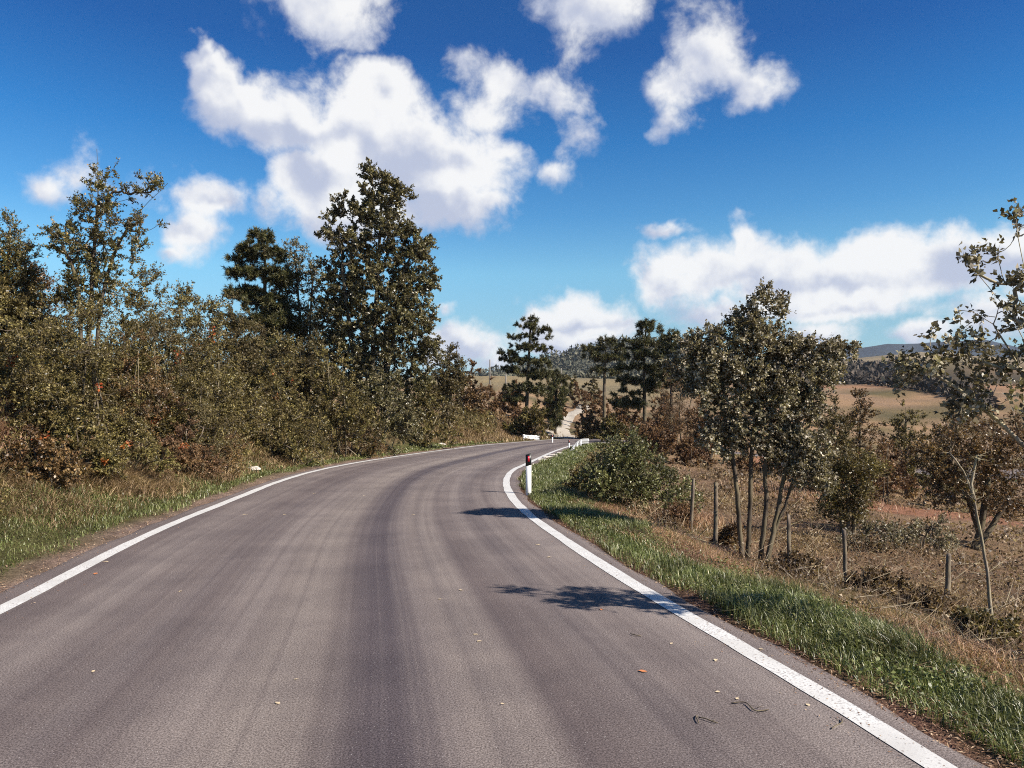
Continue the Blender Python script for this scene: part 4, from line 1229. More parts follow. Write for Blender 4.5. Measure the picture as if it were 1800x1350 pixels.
for (lab, u, v, hpx, w, Y, sd, mt) in [
        ('dark bramble mound right of the tallest fence post', 1545, 1060, 52, 110, 9.6, 191, 'bramble'),
        ('bramble mound between the seed-tufted stems and the short grey post', 1405, 1020, 45, 90, 10.6, 192, 'bramble'),
        ('leafy bramble mound at the foot of the thin bare sapling', 1730, 1135, 45, 120, 7.6, 193, 'hedge'),
        ('bramble mound in front of the dark fence post', 1625, 1090, 40, 100, 8.8, 194, 'bramble'),
        ('small dark bramble mound between the two fence posts near the big bush', 1283, 960, 40, 60, 12.2, 195, 'hedge_warm'),
        ('grey-green low mound in the dip behind the tallest fence post', 1540, 950, 40, 130, 14.2, 196, 'clematis'),
        ('grey-green low mound below the red soil strip', 1630, 945, 36, 120, 15.0, 197, 'clematis'),
        ('rusty mound of dead stalks beside the leaning fence post', 1195, 940, 60, 60, 14.0, 198, 'brown')]:
    shrub(lab, u, v - hpx, v, w, Y, sd, mt, BG, leafs=(.038, .027), n=80, lumps=8, name='bramble_mound')
shrub('orange-brown rounded shrub in front of the clump beyond the red soil', 1545, 770, 835, 130, 27, 181, 'brown', RG, leafs=(.085, .05), n=140)
shrub('dark shrub at the left of the orange-brown rounded shrub', 1455, 775, 840, 60, 26, 182, 'hedge_warm', RG, leafs=(.08, .05), n=80)
shrub('russet shrub below the right-edge limbs, behind the dark leaning tree', 1760, 700, 800, 120, 26, 183, 'brown', RG, leafs=(.085, .05), n=130)

# ------------------------------------------------------------------ grasses and ground cover
def blades(pos, h, lean, width, rng, curve=.55):
    """bent grass blades: a quad and a tip triangle each"""
    n = len(pos)
    a = rng.uniform(0, 2 * math.pi, n)
    side = np.stack([np.cos(a), np.sin(a), np.zeros(n)], 1)
    b = a + math.pi / 2 + rng.normal(0, .5, n)
    ld = np.stack([np.cos(b), np.sin(b), np.zeros(n)], 1) * (lean * (.4 + rng.random(n)))[:, None]
    up = np.array([0, 0, 1.0])
    H = h[:, None]; W = width[:, None] * .5
    m = pos + up * H * .55 + ld * H * curve * .45
    t = pos + up * H * (1 - .35 * np.linalg.norm(ld, axis=1, keepdims=True)) + ld * H
    v = np.stack([pos - side * W, pos + side * W, m + side * W * .8, m - side * W * .8, t], 1).reshape(-1, 3)
    i = np.arange(n)[:, None] * 5
    f = np.concatenate([np.concatenate([i, i + 1, i + 2, i + 3], 1), np.concatenate([i + 3, i + 2, i + 4], 1)], 1)
    flat = f.ravel()
    sizes = np.tile([4, 3], n)
    return v, flat, sizes

def along(line, nrm, side, s0, s1, n, rng, d0, d1, pw=1.0, near=1.0):
    """random points beside a line: arc length thinned with distance from the camera, offset d0..d1"""
    seg = np.concatenate([[0], np.cumsum(np.linalg.norm(np.diff(line, axis=0), axis=1))])
    cand = rng.uniform(s0, s1, n * 6)
    x = np.interp(cand, seg, line[:, 0]); y = np.interp(cand, seg, line[:, 1])
    w = 1.0 / np.maximum(np.hypot(x, y), 4.0) ** near
    keep = rng.random(len(cand)) < w / w.max()
    cand = cand[keep][:n]
    x = np.interp(cand, seg, line[:, 0]); y = np.interp(cand, seg, line[:, 1])
    nx = np.interp(cand, seg, nrm[:, 0]); ny = np.interp(cand, seg, nrm[:, 1])
    d = d0 + (d1 - d0) * rng.random(len(cand)) ** pw
    return x + side * nx * d, y + side * ny * d, d

def stuff(name, parts, mat, label):
    v = np.vstack([p[0] for p in parts]); off = np.cumsum([0] + [len(p[0]) for p in parts])
    f = np.concatenate([p[1] + o for p, o in zip(parts, off)]); s = np.concatenate([p[2] for p in parts])
    o = mesh_obj(name, v, f, s, mat)
    return tag(o, label, 'grass' if 'grass' in name else 'ground cover', kind='stuff')

def dist_w(x, y, w0, k=.0007):
    return np.maximum(w0, np.hypot(x, y) * k)

rng = np.random.default_rng(77)
# green verge, right of the road
x, y, d = along(RL, RN, -1, 9, 52, 58000, rng, .22, 1.5, .85, 1.15)
edge_n = vnoise(x, y, 1.3, 61) * .45
keep = (d > .24 + edge_n * .45) & (d < 1.0 + vnoise(x, y, .6, 62) * .9)
x, y, d = x[keep], y[keep], d[keep]
h = (.045 + .11 * vnoise(x, y, 1.1, 63) ** 1.5 + .04 * rng.random(len(x))) * (1 + .3 * sstep(d, .5, 1.0))
right_g = blades(np.c_[x, y, gz(x, y) - .01], h, .3 + .8 * rng.random(len(x)), dist_w(x, y, .006), rng)
# green verge, left of the road
x, y, d = along(LL, LN, 1, 9, 62, 90000, rng, .36, 2.8, .8, 1.0)
keep = (d > .40 + vnoise(x, y, 1.3, 64) * .35) & (d < 1.3 + vnoise(x, y, .5, 65) * 1.6 * sstep(y, 40, 12)) & ~((x > -.5) & (y > 44))
x, y, d = x[keep], y[keep], d[keep]
h = .035 + .10 * vnoise(x, y, 1.1, 66) ** 1.6 + .04 * rng.random(len(x))
left_g = blades(np.c_[x, y, gz(x, y) - .01], h, .4 + .9 * rng.random(len(x)), dist_w(x, y, .006), rng)
# a greener patch round the delineator post
hx, hy, _ = hit(960, 850)
x = hx + rng.normal(0, .8, 6000); y = hy + rng.normal(0, 2.2, 6000)
_, dl_, dr_ = gz(x, y, True); keep = dr_ > .35; x, y = x[keep], y[keep]
right_g2 = blades(np.c_[x, y, gz(x, y) - .01], .06 + .14 * rng.random(len(x)), np.full(len(x), .5), dist_w(x, y, .007), rng)
stuff('verge_grass_right', [right_g, right_g2], M['grass'], 'green grass verge along the right edge of the road')
stuff('verge_grass_left', [left_g], M['grass'], 'short green grass verge along the left edge of the road')

# taller mixed grass on the left bank, and the strip behind the right verge
x, y, d = along(LL, LN, 1, 9, 60, 36000, rng, 1.1, 4.4, 1.0, .9)
keep = (d > 1.8 + (vnoise(x, y, .5, 67) - .5) * 1.2) & ~((x > -.8) & (y > 44)); x, y, d = x[keep], y[keep], d[keep]
h = .04 + .15 * vnoise(x, y, .8, 68) ** 2 + .08 * rng.random(len(x))
left_m = blades(np.c_[x, y, gz(x, y) - .02], h, .9 + 1.3 * rng.random(len(x)), dist_w(x, y, .006, .0006), rng, .7)
x, y, d = along(RL, RN, -1, 9, 55, 22000, rng, 1.0, 3.6, 1.0, 1.0)
keep = d > 1.15 + (vnoise(x, y, .7, 69) - .5) * .7; x, y, d = x[keep], y[keep], d[keep]
h = .05 + .12 * vnoise(x, y, .9, 70) + .07 * rng.random(len(x))
right_m = blades(np.c_[x, y, gz(x, y) - .02], h, .8 + 1.1 * rng.random(len(x)), dist_w(x, y, .005, .0006), rng, .7)
stuff('rough_grass_left', [left_m], M['mixgrass'], 'rough mixed grass on the left bank below the hedge')
stuff('rough_grass_right', [right_m], M['mixgrass'], 'rough mixed grass between right verge and fence posts')

# tan dead grass in patches
def patch(u, v, sx, sy, n, h0, h1, lean=.9, w=.006):
    hx, hy, _ = hit(u, v)
    x = hx + rng.normal(0, sx, n); y = hy + rng.normal(0, sy, n)
    z, dl_, dr_ = gz(x, y, True)
    keep = (np.maximum(dl_, dr_) > .9); x, y, z = x[keep], y[keep], z[keep]
    return blades(np.c_[x, y, z - .02], h0 + (h1 - h0) * rng.random(len(x)), lean * (.6 + .6 * rng.random(len(x))), dist_w(x, y, w, .0007), rng, .8)
dry = [patch(190, 845, .40, .55, 5200, .18, .36, 1.3), patch(248, 850, .42, .5, 4200, .15, .30, 1.3), patch(90, 880, .6, .6, 1800, .08, .25, 1.4), patch(30, 870, .5, .7, 1800, .08, .25, 1.4),
       patch(560, 795, .8, 1.5, 2500, .12, .3, 1.3), patch(480, 812, .7, 1.2, 2200, .12, .3, 1.3), patch(630, 785, .8, 1.5, 2200, .12, .3, 1.3), patch(360, 830, .6, .8, 2500, .15, .35),
       patch(880, 752, 1.6, 2.2, 6500, .15, .45), patch(840, 766, 1.5, 2.0, 5000, .15, .4), patch(905, 748, 1.0, 1.6, 4000, .15, .4), patch(860, 742, 1.2, 1.6, 4000, .2, .45), patch(790, 772, 1.2, 1.6, 3500, .15, .4)]
dry += [patch(u, v, sx, sy, n, .05, .20, 1.6) for (u, v, sx, sy, n) in [(1270, 880, .7, 1.2, 2200), (1340, 890, .7, 1.2, 2200), (1400, 950, .5, .6, 1800), (1440, 900, .8, 1.2, 2000),
        (1545, 1075, .35, .3, 1300), (1600, 1040, .5, .4, 1500), (1430, 1010, .4, .4, 1400), (1700, 1060, .5, .5, 1500), (1330, 840, 1.2, 2.0, 2200), (1300, 815, 1.5, 2.5, 2200)]]
x, y, d = along(RL, RN, -1, 12, 80, 18000, rng, 3.0, 26.0, 1.5, .8)
pn = vnoise(x, y, .35, 71); keep = (pn > .32) & (np.hypot(x - 4.2, y - 8) > .6); x, y = x[keep], y[keep]
dry.append(blades(np.c_[x, y, gz(x, y) - .02], .06 + .20 * rng.random(len(x)) * (.3 + vnoise(x, y, .5, 72)), 1.0 + .9 * rng.random(len(x)), dist_w(x, y, .006, .0008), rng, .8))
stuff('dry_grass', dry, M['dry'], 'pale tan dead grass on the left bank and the field at right')
# reddish dead bracken
br_ = [patch(30, 770, .5, .9, 4000, .2, .6, 1.0), patch(60, 745, .5, .8, 3000, .3, .8, 1.0), patch(1060, 900, .45, 1.3, 5000, .05, .18, 1.6, .007), patch(1140, 935, .5, .9, 4500, .05, .17, 1.6, .007), patch(1225, 955, .4, .6, 3000, .05, .16, 1.6),
       patch(1260, 990, .5, .5, 3000, .05, .15, 1.6), patch(1005, 875, .4, 1.3, 2500, .05, .18, 1.5), patch(1190, 915, .4, .7, 3000, .15, .45, 1.0), patch(900, 755, 1.0, 1.5, 2500, .15, .4),
       patch(1560, 850, 1.2, 2.0, 2500, .15, .5), patch(1420, 870, 1.0, 1.8, 3000, .1, .4), patch(1700, 1150, .4, .4, 1800, .05, .2, 1.2), patch(1640, 1120, .5, .4, 1500, .05, .2, 1.2)]
stuff('dead_bracken', br_, M['bracken'], 'reddish-brown dead bracken on both banks')
# low brambles between the right verge and the fence, and beyond
def cover(n, region, leaf, seed, mat, name, label, hmax=.35):
    r = np.random.default_rng(seed)
    x, y, d = region(n, r)
    z = gz(x, y)
    hmap = vnoise(x, y, .9, 81) * .65 + vnoise(x, y, 2.4, 82) * .35
    if hmax > .8: hmax = hmax * sstep(d, 1.3, 2.8)
    hh = hmax * np.clip((hmap - .28) * 2.0, .05, 1)
    lp = np.c_[x, y, z + hh * r.random(len(x)) ** .6]
    sc = .6 + .8 * r.random(len(x)); k = np.maximum(1, np.hypot(x, y) / 14)
    o = leaf_arrays(lp, rnd_unit(len(x), r), unit(rnd_unit(len(x), r) + np.array([0, 0, .7])), leaf[0] * sc * k, leaf[1] * sc * k, tri=True)
    # stalks
    m = len(x) // 11
    p0 = np.c_[x[:m], y[:m], z[:m]]
    p1 = p0 + np.c_[r.normal(0, .22, m), r.normal(0, .22, m), (hmax if np.isscalar(hmax) else hmax[:m]) * (.2 + 1.1 * r.random(m))]
    st_ = cone_arrays(p0, p1, np.full(m, .0032) * k[:m])
    return [o, st_]
def reg_near(n, r):
    x, y, d = along(RL, RN, -1, 9, 40, n, r, 1.7, 8.5, 1.1, 1.1)
    keep = (d > 1.9 + (vnoise(x, y, .8, 83) - .5) * .8) & (vnoise(x, y, .55, 84) * .7 + vnoise(x, y, 1.6, 87) * .3 > .40)
    return x[keep], y[keep], d[keep]
def reg_far(n, r):
    x, y, d = along(RL, RN, -1, 14, 90, n, r, 6.0, 26.0, 1.2, .7)
    keep = vnoise(x, y, .22, 85) > .48
    return x[keep], y[keep], d[keep]
def reg_left(n, r):
    x, y, d = along(LL, LN, 1, 9, 60, n, r, 1.6, 5.0, 1.0, .9)
    keep = (d > 2.0 + (vnoise(x, y, .6, 86) - .5) * 1.2) & ~((x > -1) & (y > 43))
    return x[keep], y[keep], d[keep]
stuff('bramble_cover', cover(72000, reg_near, (.034, .023), 91, None, '', '', .36), M['bramble'], 'brown-green brambles and dead stalks around the fence posts')
stuff('low_scrub', cover(42000, reg_far, (.05, .035), 92, None, '', '', .55), M['bramble'], 'low grey-brown scrub in the dip on the right')
stuff('bank_undergrowth', cover(50000, reg_left, (.040, .028), 93, None, '', '', .85), M['hedge'], 'leafy undergrowth at the foot of the left hedge')
# broad-leaved weeds in both verges
def weeds(line, nrm, side, n, d0, d1, seed):
    r = np.random.default_rng(seed)
    x, y, d = along(line, nrm, side, 9, 50, n, r, d0, d1, 1.0, 1.1)
    keep = (vnoise(x, y, 1.7, seed) > .64) & ~((x > -.5) & (y > 42) & (side > 0)); x, y = x[keep], y[keep]
    k = np.maximum(1, np.hypot(x, y) / 12)
    return leaf_arrays(np.c_[x, y, gz(x, y) + .02 + .10 * r.random(len(x))], rnd_unit(len(x), r) * [1, 1, .5], unit(rnd_unit(len(x), r) * .7 + np.array([0, 0, 1])),
                       (.018 + .022 * r.random(len(x))) * k, (.012 + .014 * r.random(len(x))) * k)
stuff('verge_weeds', [weeds(RL, RN, -1, 16000, .4, 1.9, 95), weeds(LL, LN, 1, 16000, .55, 2.6, 96)], M['grass'], 'broad-leaved weeds growing through the grass of both verges')
# grit and crumbs swept to the road edges
def grit(line, nrm, side, n, seed):
    r = np.random.default_rng(seed)
    x, y, d = along(line, nrm, side, 9, 40, n, r, -.35, .30, .6, 1.2)
    return leaf_arrays(np.c_[x, y, road_z(y) + .006], rnd_unit(len(x), r) * [1, 1, .2], unit(rnd_unit(len(x), r) * .4 + np.array([0, 0, 1])), .006 + .022 * r.random(len(x)) ** 2, .004 + .006 * r.random(len(x)), tri=True)
stuff('road_edge_grit', [grit(RL, RN, -1, 1500, 97), grit(LL, LN, 1, 1300, 98)], M['litter'], 'grit and leaf crumbs along both edges of the asphalt')
# dead stems lying and leaning among the brambles
r9 = np.random.default_rng(99)
x, y, d = along(RL, RN, -1, 9, 34, 1500, r9, 1.9, 7.5, 1.0, 1.1)
p0 = np.c_[x, y, gz(x, y) + .02 + .15 * r9.random(len(x))]
a9 = r9.uniform(0, 6.28, len(x)); l9 = .15 + .55 * r9.random(len(x)) ** 2
p1_ = p0 + np.c_[np.cos(a9) * l9, np.sin(a9) * l9, l9 * r9.uniform(-.1, .9, len(x))]
stuff('dead_stems', [cone_arrays(p0, p1_, np.full(len(x), .0045))], M['bark_pale'], 'pale dead stems lying among the brambles by the fence')
# litter on the shoulders
x, y, d = along(RL, RN, -1, 9, 40, 9000, rng, .10, .62, 1.0, 1.2)
lr = leaf_arrays(np.c_[x, y, np.maximum(gz(x, y), road_z(y) - .02) + .012], rnd_unit(len(x), rng) * [1, 1, .25], unit(rnd_unit(len(x), rng) * .5 + np.array([0, 0, 1])), .015 + .03 * rng.random(len(x)), .004 + .008 * rng.random(len(x)))
x, y, d = along(LL, LN, 1, 9, 45, 8000, rng, .12, .75, 1.0, 1.1)
ll = leaf_arrays(np.c_[x, y, np.maximum(gz(x, y), road_z(y) - .02) + .012], rnd_unit(len(x), rng) * [1, 1, .25], unit(rnd_unit(len(x), rng) * .5 + np.array([0, 0, 1])), .012 + .028 * rng.random(len(x)), .004 + .008 * rng.random(len(x)))
stuff('shoulder_litter_right', [lr], M['litter'], 'dry leaf and needle litter along the right road shoulder')
stuff('shoulder_litter_left', [ll], M['litter'], 'dry leaf and gravel litter along the left road shoulder')

# ------------------------------------------------------------------ roadside objects
def delineator(label, loc, scale=1.0, rz=0.0, group='white delineator posts'):
    root = empty('delineator_post', loc); root.rotation_euler = (0, 0, rz); root.scale = (scale,) * 3
    tag(root, label, 'delineator', group)
    # D-shaped hollow post section with a slanted top
    def sect(w, dpt, n=9):
        a = np.linspace(0, math.pi, n)
        arc = np.c_[np.cos(a) * w / 2, np.sin(a) * dpt * .75]
        return np.vstack([arc, [[-w / 2, -dpt * .25], [w / 2, -dpt * .25]]])
    def extr(z0, z1, w, dpt, slant=0.0):
        s_ = sect(w, dpt); n = len(s_)
        v0 = np.c_[s_, np.full(n, z0)]; v1 = np.c_[s_, z1 + s_[:, 0] * slant]
        f = [(i, (i + 1) % n, n + (i + 1) % n, n + i) for i in range(n)] + [tuple(range(n))[::-1], tuple(range(n, 2 * n))]
        return np.vstack([v0, v1]), f
    b = MB(); b.add(*extr(-.35, .572, .115, .075, .25)); b.build('post', M['white_plastic'], root)
    b = MB(); v, f = extr(.57, .80, .119, .079, .30); v[:11, 2] += v[:11, 0] * .25; b.add(v, f); band = b.build('black_band', M['black_plastic'], root)
    b = MB(); b.box((0, -.0225, .70), (.017, .006, .055)); b.build('reflector', M['reflector_red'], band)
    return root

hx, hy, hz = hit(929, 861)
hy = 15.3; hx = P(929, 861, hy)[0]; hz = float(gz(hx, hy))
d0 = delineator('white delineator post with black band and red reflector standing in the verge grass', (hx, hy, hz), 1.0)
px_h = (861 - 797) * hy / F
d0.scale = (.95, .95, (P(929, 797, hy)[2] - hz) / .81)
p = on_road(971, 778)
delineator('tiny far delineator post on the far side of the bend by the dirt track', (p[0], p[1], float(road_z(p[1])) - .05), .62)

def rail_profile():
    # W-beam cross-section (offset towards the road, height)
    return np.array([(0, 0), (.045, .035), (.045, .075), (0, .12), (0, .19), (.045, .235), (.045, .275), (0, .31), (-.004, .31), (.038, .272), (.038, .238), (-.007, .192), (-.007, .118), (.038, .073), (.038, .038), (-.004, 0)])

def guard_rail(name, label, path, heights, side, posts, mat, scale=1.0):
    path = catmull(np.c_[np.array(path, float), np.array(heights, float)], .25)
    root = empty(name, (path[0, 0], path[0, 1], 0)); tag(root, label, 'guard rail')
    o0 = np.array([path[0, 0], path[0, 1], 0.0])
    nn = normals2(path[:, :2])
    pr = rail_profile() * scale
    v = []
    for i in range(len(path)):
        for (o, hgt) in pr:
            q = path[i, :2] + nn[i] * side * o
            v.append((q[0], q[1], path[i, 2] + hgt))
    n = len(pr); f = []
    for i in range(len(path) - 1):
        for j in range(n):
            k = (j + 1) % n
            f.append((i * n + j, i * n + k, (i + 1) * n + k, (i + 1) * n + j))
    f.append(tuple(range(n))); f.append(tuple((len(path) - 1) * n + j for j in range(n))[::-1])
    b = MB(); b.add(v, f); b.build('rail', mat, root, origin=o0)
    for t in posts:
        i = int(t * (len(path) - 1)); q = path[i, :2] - nn[i] * side * .06
        g_ = float(gz(q[0], q[1])) - .3; top = path[i, 2] + .33 * scale
        b = MB(); b.box((q[0], q[1], (g_ + top) / 2), (.045, .05, (top - g_) / 2), rz=math.atan2(nn[i, 1], nn[i, 0]))
        b.build('rail_post', mat, root, origin=o0)
    return root

RW = [on_road(979, 797), on_road(990, 790), on_road(1001, 784.5), on_road(1012, 781)]
rw = [(a + .45, c_ - .1) for (a, c_) in RW[:3]] + [(RW[2][0] + .75, RW[2][1] + 1.2), (RW[2][0] + 1.2, RW[2][1] + 2.2)]
rz_ = [float(road_z(q[1], q[0])) for q in rw]
guard_rail('guard_rail', 'short grey guard rail with sunken end beside the right side of the far bend', rw, [rz_[0] - .28, rz_[1] - .10, rz_[2] + .04, rz_[3] + .08, rz_[4] + .08], 1, (.3, .55, .8), M['galv'], .85)
q = P(996, 790, rw[1][1] + 1.2)
delineator('small delineator with red reflector at the guard rail of the far bend', (q[0] + .12, q[1], float(gz(q[0], q[1])) - .05), .62)
A = P(921, 768, 50); B = P(948, 770, 50.5)
zA = float(gz(A[0], A[1])); zB = float(gz(B[0], B[1]))
guard_rail('guard_rail', 'low white barrier rail on the far left side, below the tall lone pine', [(A[0], A[1]), ((A[0] + B[0]) / 2, (A[1] + B[1]) / 2), (B[0], B[1])],
           [A[2] - .14, (A[2] + B[2]) / 2 - .14, B[2] - .14], -1, (.05, .5, .95), M['white_plastic'], .9)

# fence posts: rough split timber, no wire shows
def fence_post(label, u, vt, vb, Y, lean, r, seed):
    b = P(u, vb, Y); g_ = float(gz(b[0], b[1]))
    top = P(u + lean, vt - 8, Y)
    r_ = np.random.default_rng(seed)
    n = 9; sides = 9
    v = []; t = np.linspace(0, 1, n)
    p0 = np.array([b[0], b[1], g_ - .25])
    shape = 1 + .16 * r_.normal(size=sides)
    for i in range(n):
        c_ = p0 + (top - p0) * t[i] + np.array([r_.normal() * .002, r_.normal() * .002, 0])
        rr_ = r * (1.08 - .25 * t[i])
        for j in range(sides):
            a = 2 * math.pi * j / sides + t[i] * .5
            v.append(c_ + np.array([math.cos(a), math.sin(a), 0]) * rr_ * shape[j] * (1 + .04 * r_.normal()) + (np.array([0, 0, .02 * math.cos(a + seed)]) if i == n - 1 else 0))
    f = [(i * sides + j, i * sides + (j + 1) % sides, (i + 1) * sides + (j + 1) % sides, (i + 1) * sides + j) for i in range(n - 1) for j in range(sides)]
    f.append(tuple((n - 1) * sides + j for j in range(sides)))
    m = MB(); m.add(v, f)
    org = np.array([b[0], b[1], g_])
    o = m.build('fence_post', M['wood_post'], None, origin=org)
    o.location = org
    return tag(o, label, 'fence post', 'wooden fence posts right of the road')
fence_post('leaning wooden fence post at the right edge of the big rounded bush', 1213, 850, 945, 13.6, 6, .030, 1)
fence_post('upright pale wooden fence post between big rounded bush and seed-tufted tree', 1257, 857, 965, 11.9, 2, .030, 2)
fence_post('short grey wooden fence post just right of the seed-tufted stems', 1388, 912, 1030, 10.6, -2, .030, 3)
fence_post('tallest wooden fence post, tilted, in the brambles right of the seed-tufted tree', 1488, 940, 1066, 9.8, -4, .030, 4)
fence_post('dark wooden fence post beside the thin bare sapling', 1662, 983, 1100, 9.3, 6, .030, 5)

# utility poles far behind
def utility_pole(label, u, vt, Y, arm):
    b = P(u, 700, Y); g_ = float(gz(b[0], b[1])); top = P(u, vt, Y)[2]
    root = empty('utility_pole', (b[0], b[1], g_)); tag(root, label, 'utility pole', 'far utility poles')
    m = MB(); m.tube([(0, 0, -.5), (0, 0, (top - g_) * .5), (0, 0, top - g_)], [.10, .085, .07], 8); m.build('pole', M['concrete'], root, smooth=True)
    if arm:
        m = MB(); m.box((0, 0, top - g_ - .3), (.6, .05, .06)); m.build('cross_arm', M['concrete'], root)
    return root
utility_pole('pale utility pole in the field left of the slim pine', 987, 647, 110, False)
utility_pole('thin utility pole between the tan bank and the tall lone pine', 889, 650, 75, False)
utility_pole('thin utility pole on the skyline above the brown shrubs left of the lone pine', 861, 632, 95, False)

# stones
def stone(name, label, u, v, size, seed, Y=None):
    hx, hy, hz = hit(u, v)
    r_ = np.random.default_rng(seed)
    import bmesh
    bm = bmesh.new(); bmesh.ops.create_icosphere(bm, subdivisions=2, radius=1.0)
    for vv in bm.verts:
        k = 1 + .22 * r_.normal() * .6
        vv.co = Vector((vv.co.x * size[0] * k, vv.co.y * size[1] * k, vv.co.z * size[2] * k))
    me = bpy.data.meshes.new(name); bm.to_mesh(me); bm.free(); me.materials.append(M['stone'])
    o = bpy.data.objects.new(name, me); COL.objects.link(o); o.location = (hx, hy, hz + size[2] * .45)
    return tag(o, label, 'stone', 'pale stones by the road')
stone('stone', 'flat pale stone in the grass left of the road', 447, 828, (.17, .13, .085), 3)
stone('stone', 'small whitish stone at the road edge before the tan bank', 776, 783, (.22, .14, .07), 4)
for i, (u, v) in enumerate([(962, 806), (972, 803), (983, 800), (953, 811)]):
    stone('stone', 'pale rubble stone beside the sunken end of the guard rail', u, v, (.19, .15, .07), 10 + i)

# fallen leaves and twigs on the asphalt
def fallen_leaf(label, u, v, size, seed, mat):
    x_, y_ = on_road(u, v)
    r_ = np.random.default_rng(seed)
    n = 5; t = np.linspace(0, 1, n); w = np.sin(t * math.pi) ** .8 * .5 * (.55 + .15 * r_.random())
    v_ = []
    for i in range(n):
        z = .05 * math.sin(t[i] * 3 + seed) ** 2
        v_ += [((t[i] - .5), w[i], z + .12 * w[i]), ((t[i] - .5), 0, z), ((t[i] - .5), -w[i], z + .10 * w[i])]
    f = []
    for i in range(n - 1):
        a = i * 3; f += [(a, a + 1, a + 4, a + 3), (a + 1, a + 2, a + 5, a + 4)]
    v_ = np.array(v_) * size; k = len(v_)
    m = MB(); m.add(v_, f); m.tube([(-.5 * size, 0, .004), (-.72 * size, .05 * size, .003)], [.0016, .001], 4)
    o = m.build('fallen_leaf', mat); o.location = (x_, y_, float(road_z(y_)) + .004); o.rotation_euler = (0, 0, r_.uniform(0, 6.28)); o.scale = (.68, .68, .68)
    return tag(o, label, 'leaf', 'leaves fallen on the asphalt')
def twig(label, u, v, ln, seed, ang):
    x_, y_ = on_road(u, v); r_ = np.random.default_rng(seed)
    pts = np.array([(-ln / 2, 0, .006), (-ln / 6, r_.normal() * ln * .1, .010), (ln / 5, r_.normal() * ln * .1, .008), (ln / 2, r_.normal() * ln * .08, .006)])
    m = MB(); m.tube(catmull(pts, .02), .0035, 5); m.tube([(ln / 5, 0, .008), (ln / 3.2, ln * .12, .012)], [.002, .0012], 4)
    o = m.build('fallen_twig', M['bark_mid']); o.location = (x_, y_, float(road_z(y_)) + .001); o.rotation_euler = (0, 0, ang)
    return tag(o, label, 'twig', 'twigs fallen on the asphalt')
M['leaf_orange'] = plain_mat('orange_dry_leaf', (.50, .19, .08), .7, .2, .5, 60)
M['leaf_tan'] = plain_mat('tan_dry_leaf', (.62, .49, .32), .7, .2, .5, 60)
fallen_leaf('largest orange leaf on the right half of the asphalt', 1130, 1181, .085, 1, M['leaf_orange'])
fallen_leaf('orange leaf beside the left edge line', 168, 1009, .10, 2, M['leaf_orange'])
fallen_leaf('curled brown leaf just below the tree shadow on the asphalt', 1057, 1072, .07, 3, M['leaf_orange'])
SAME = 'small pale tan leaf lying on the asphalt'
for i, (u, v, s) in enumerate([(836, 1116, .06), (842, 1128, .055), (1258, 1161, .065), (1180, 1132, .045), (810, 1038, .06), (186, 988, .09), (317, 1040, .06), (164, 1181, .05),
                               (488, 1237, .055), (520, 1195, .04), (883, 1238, .04), (1262, 1217, .045), (965, 980, .08), (773, 1054, .05), (945, 958, .10), (726, 905, .09), (500, 905, .09),
                               (1296, 1229, .05), (640, 872, .09), (430, 905, .10), (552, 868, .10), (1420, 1240, .05), (1338, 1142, .05)]):
    fallen_leaf(SAME, u, v, s, 20 + i, M['leaf_tan'])
twig('short twig near the right edge line, left one of a pair', 1227, 1266, .10, 1, 1.4)
twig('short twig near the right edge line, right one of a pair', 1245, 1268, .11, 2, -.7)
twig('forked twig in front of the right edge line near the bottom', 1318, 1244, .20, 3, -.5)
twig('small dark twig between the tree shadow and the right edge line', 1117, 1118, .09, 4, -.8)
twig('curved pale twig touching the right edge line', 1470, 1274, .16, 5, .9)

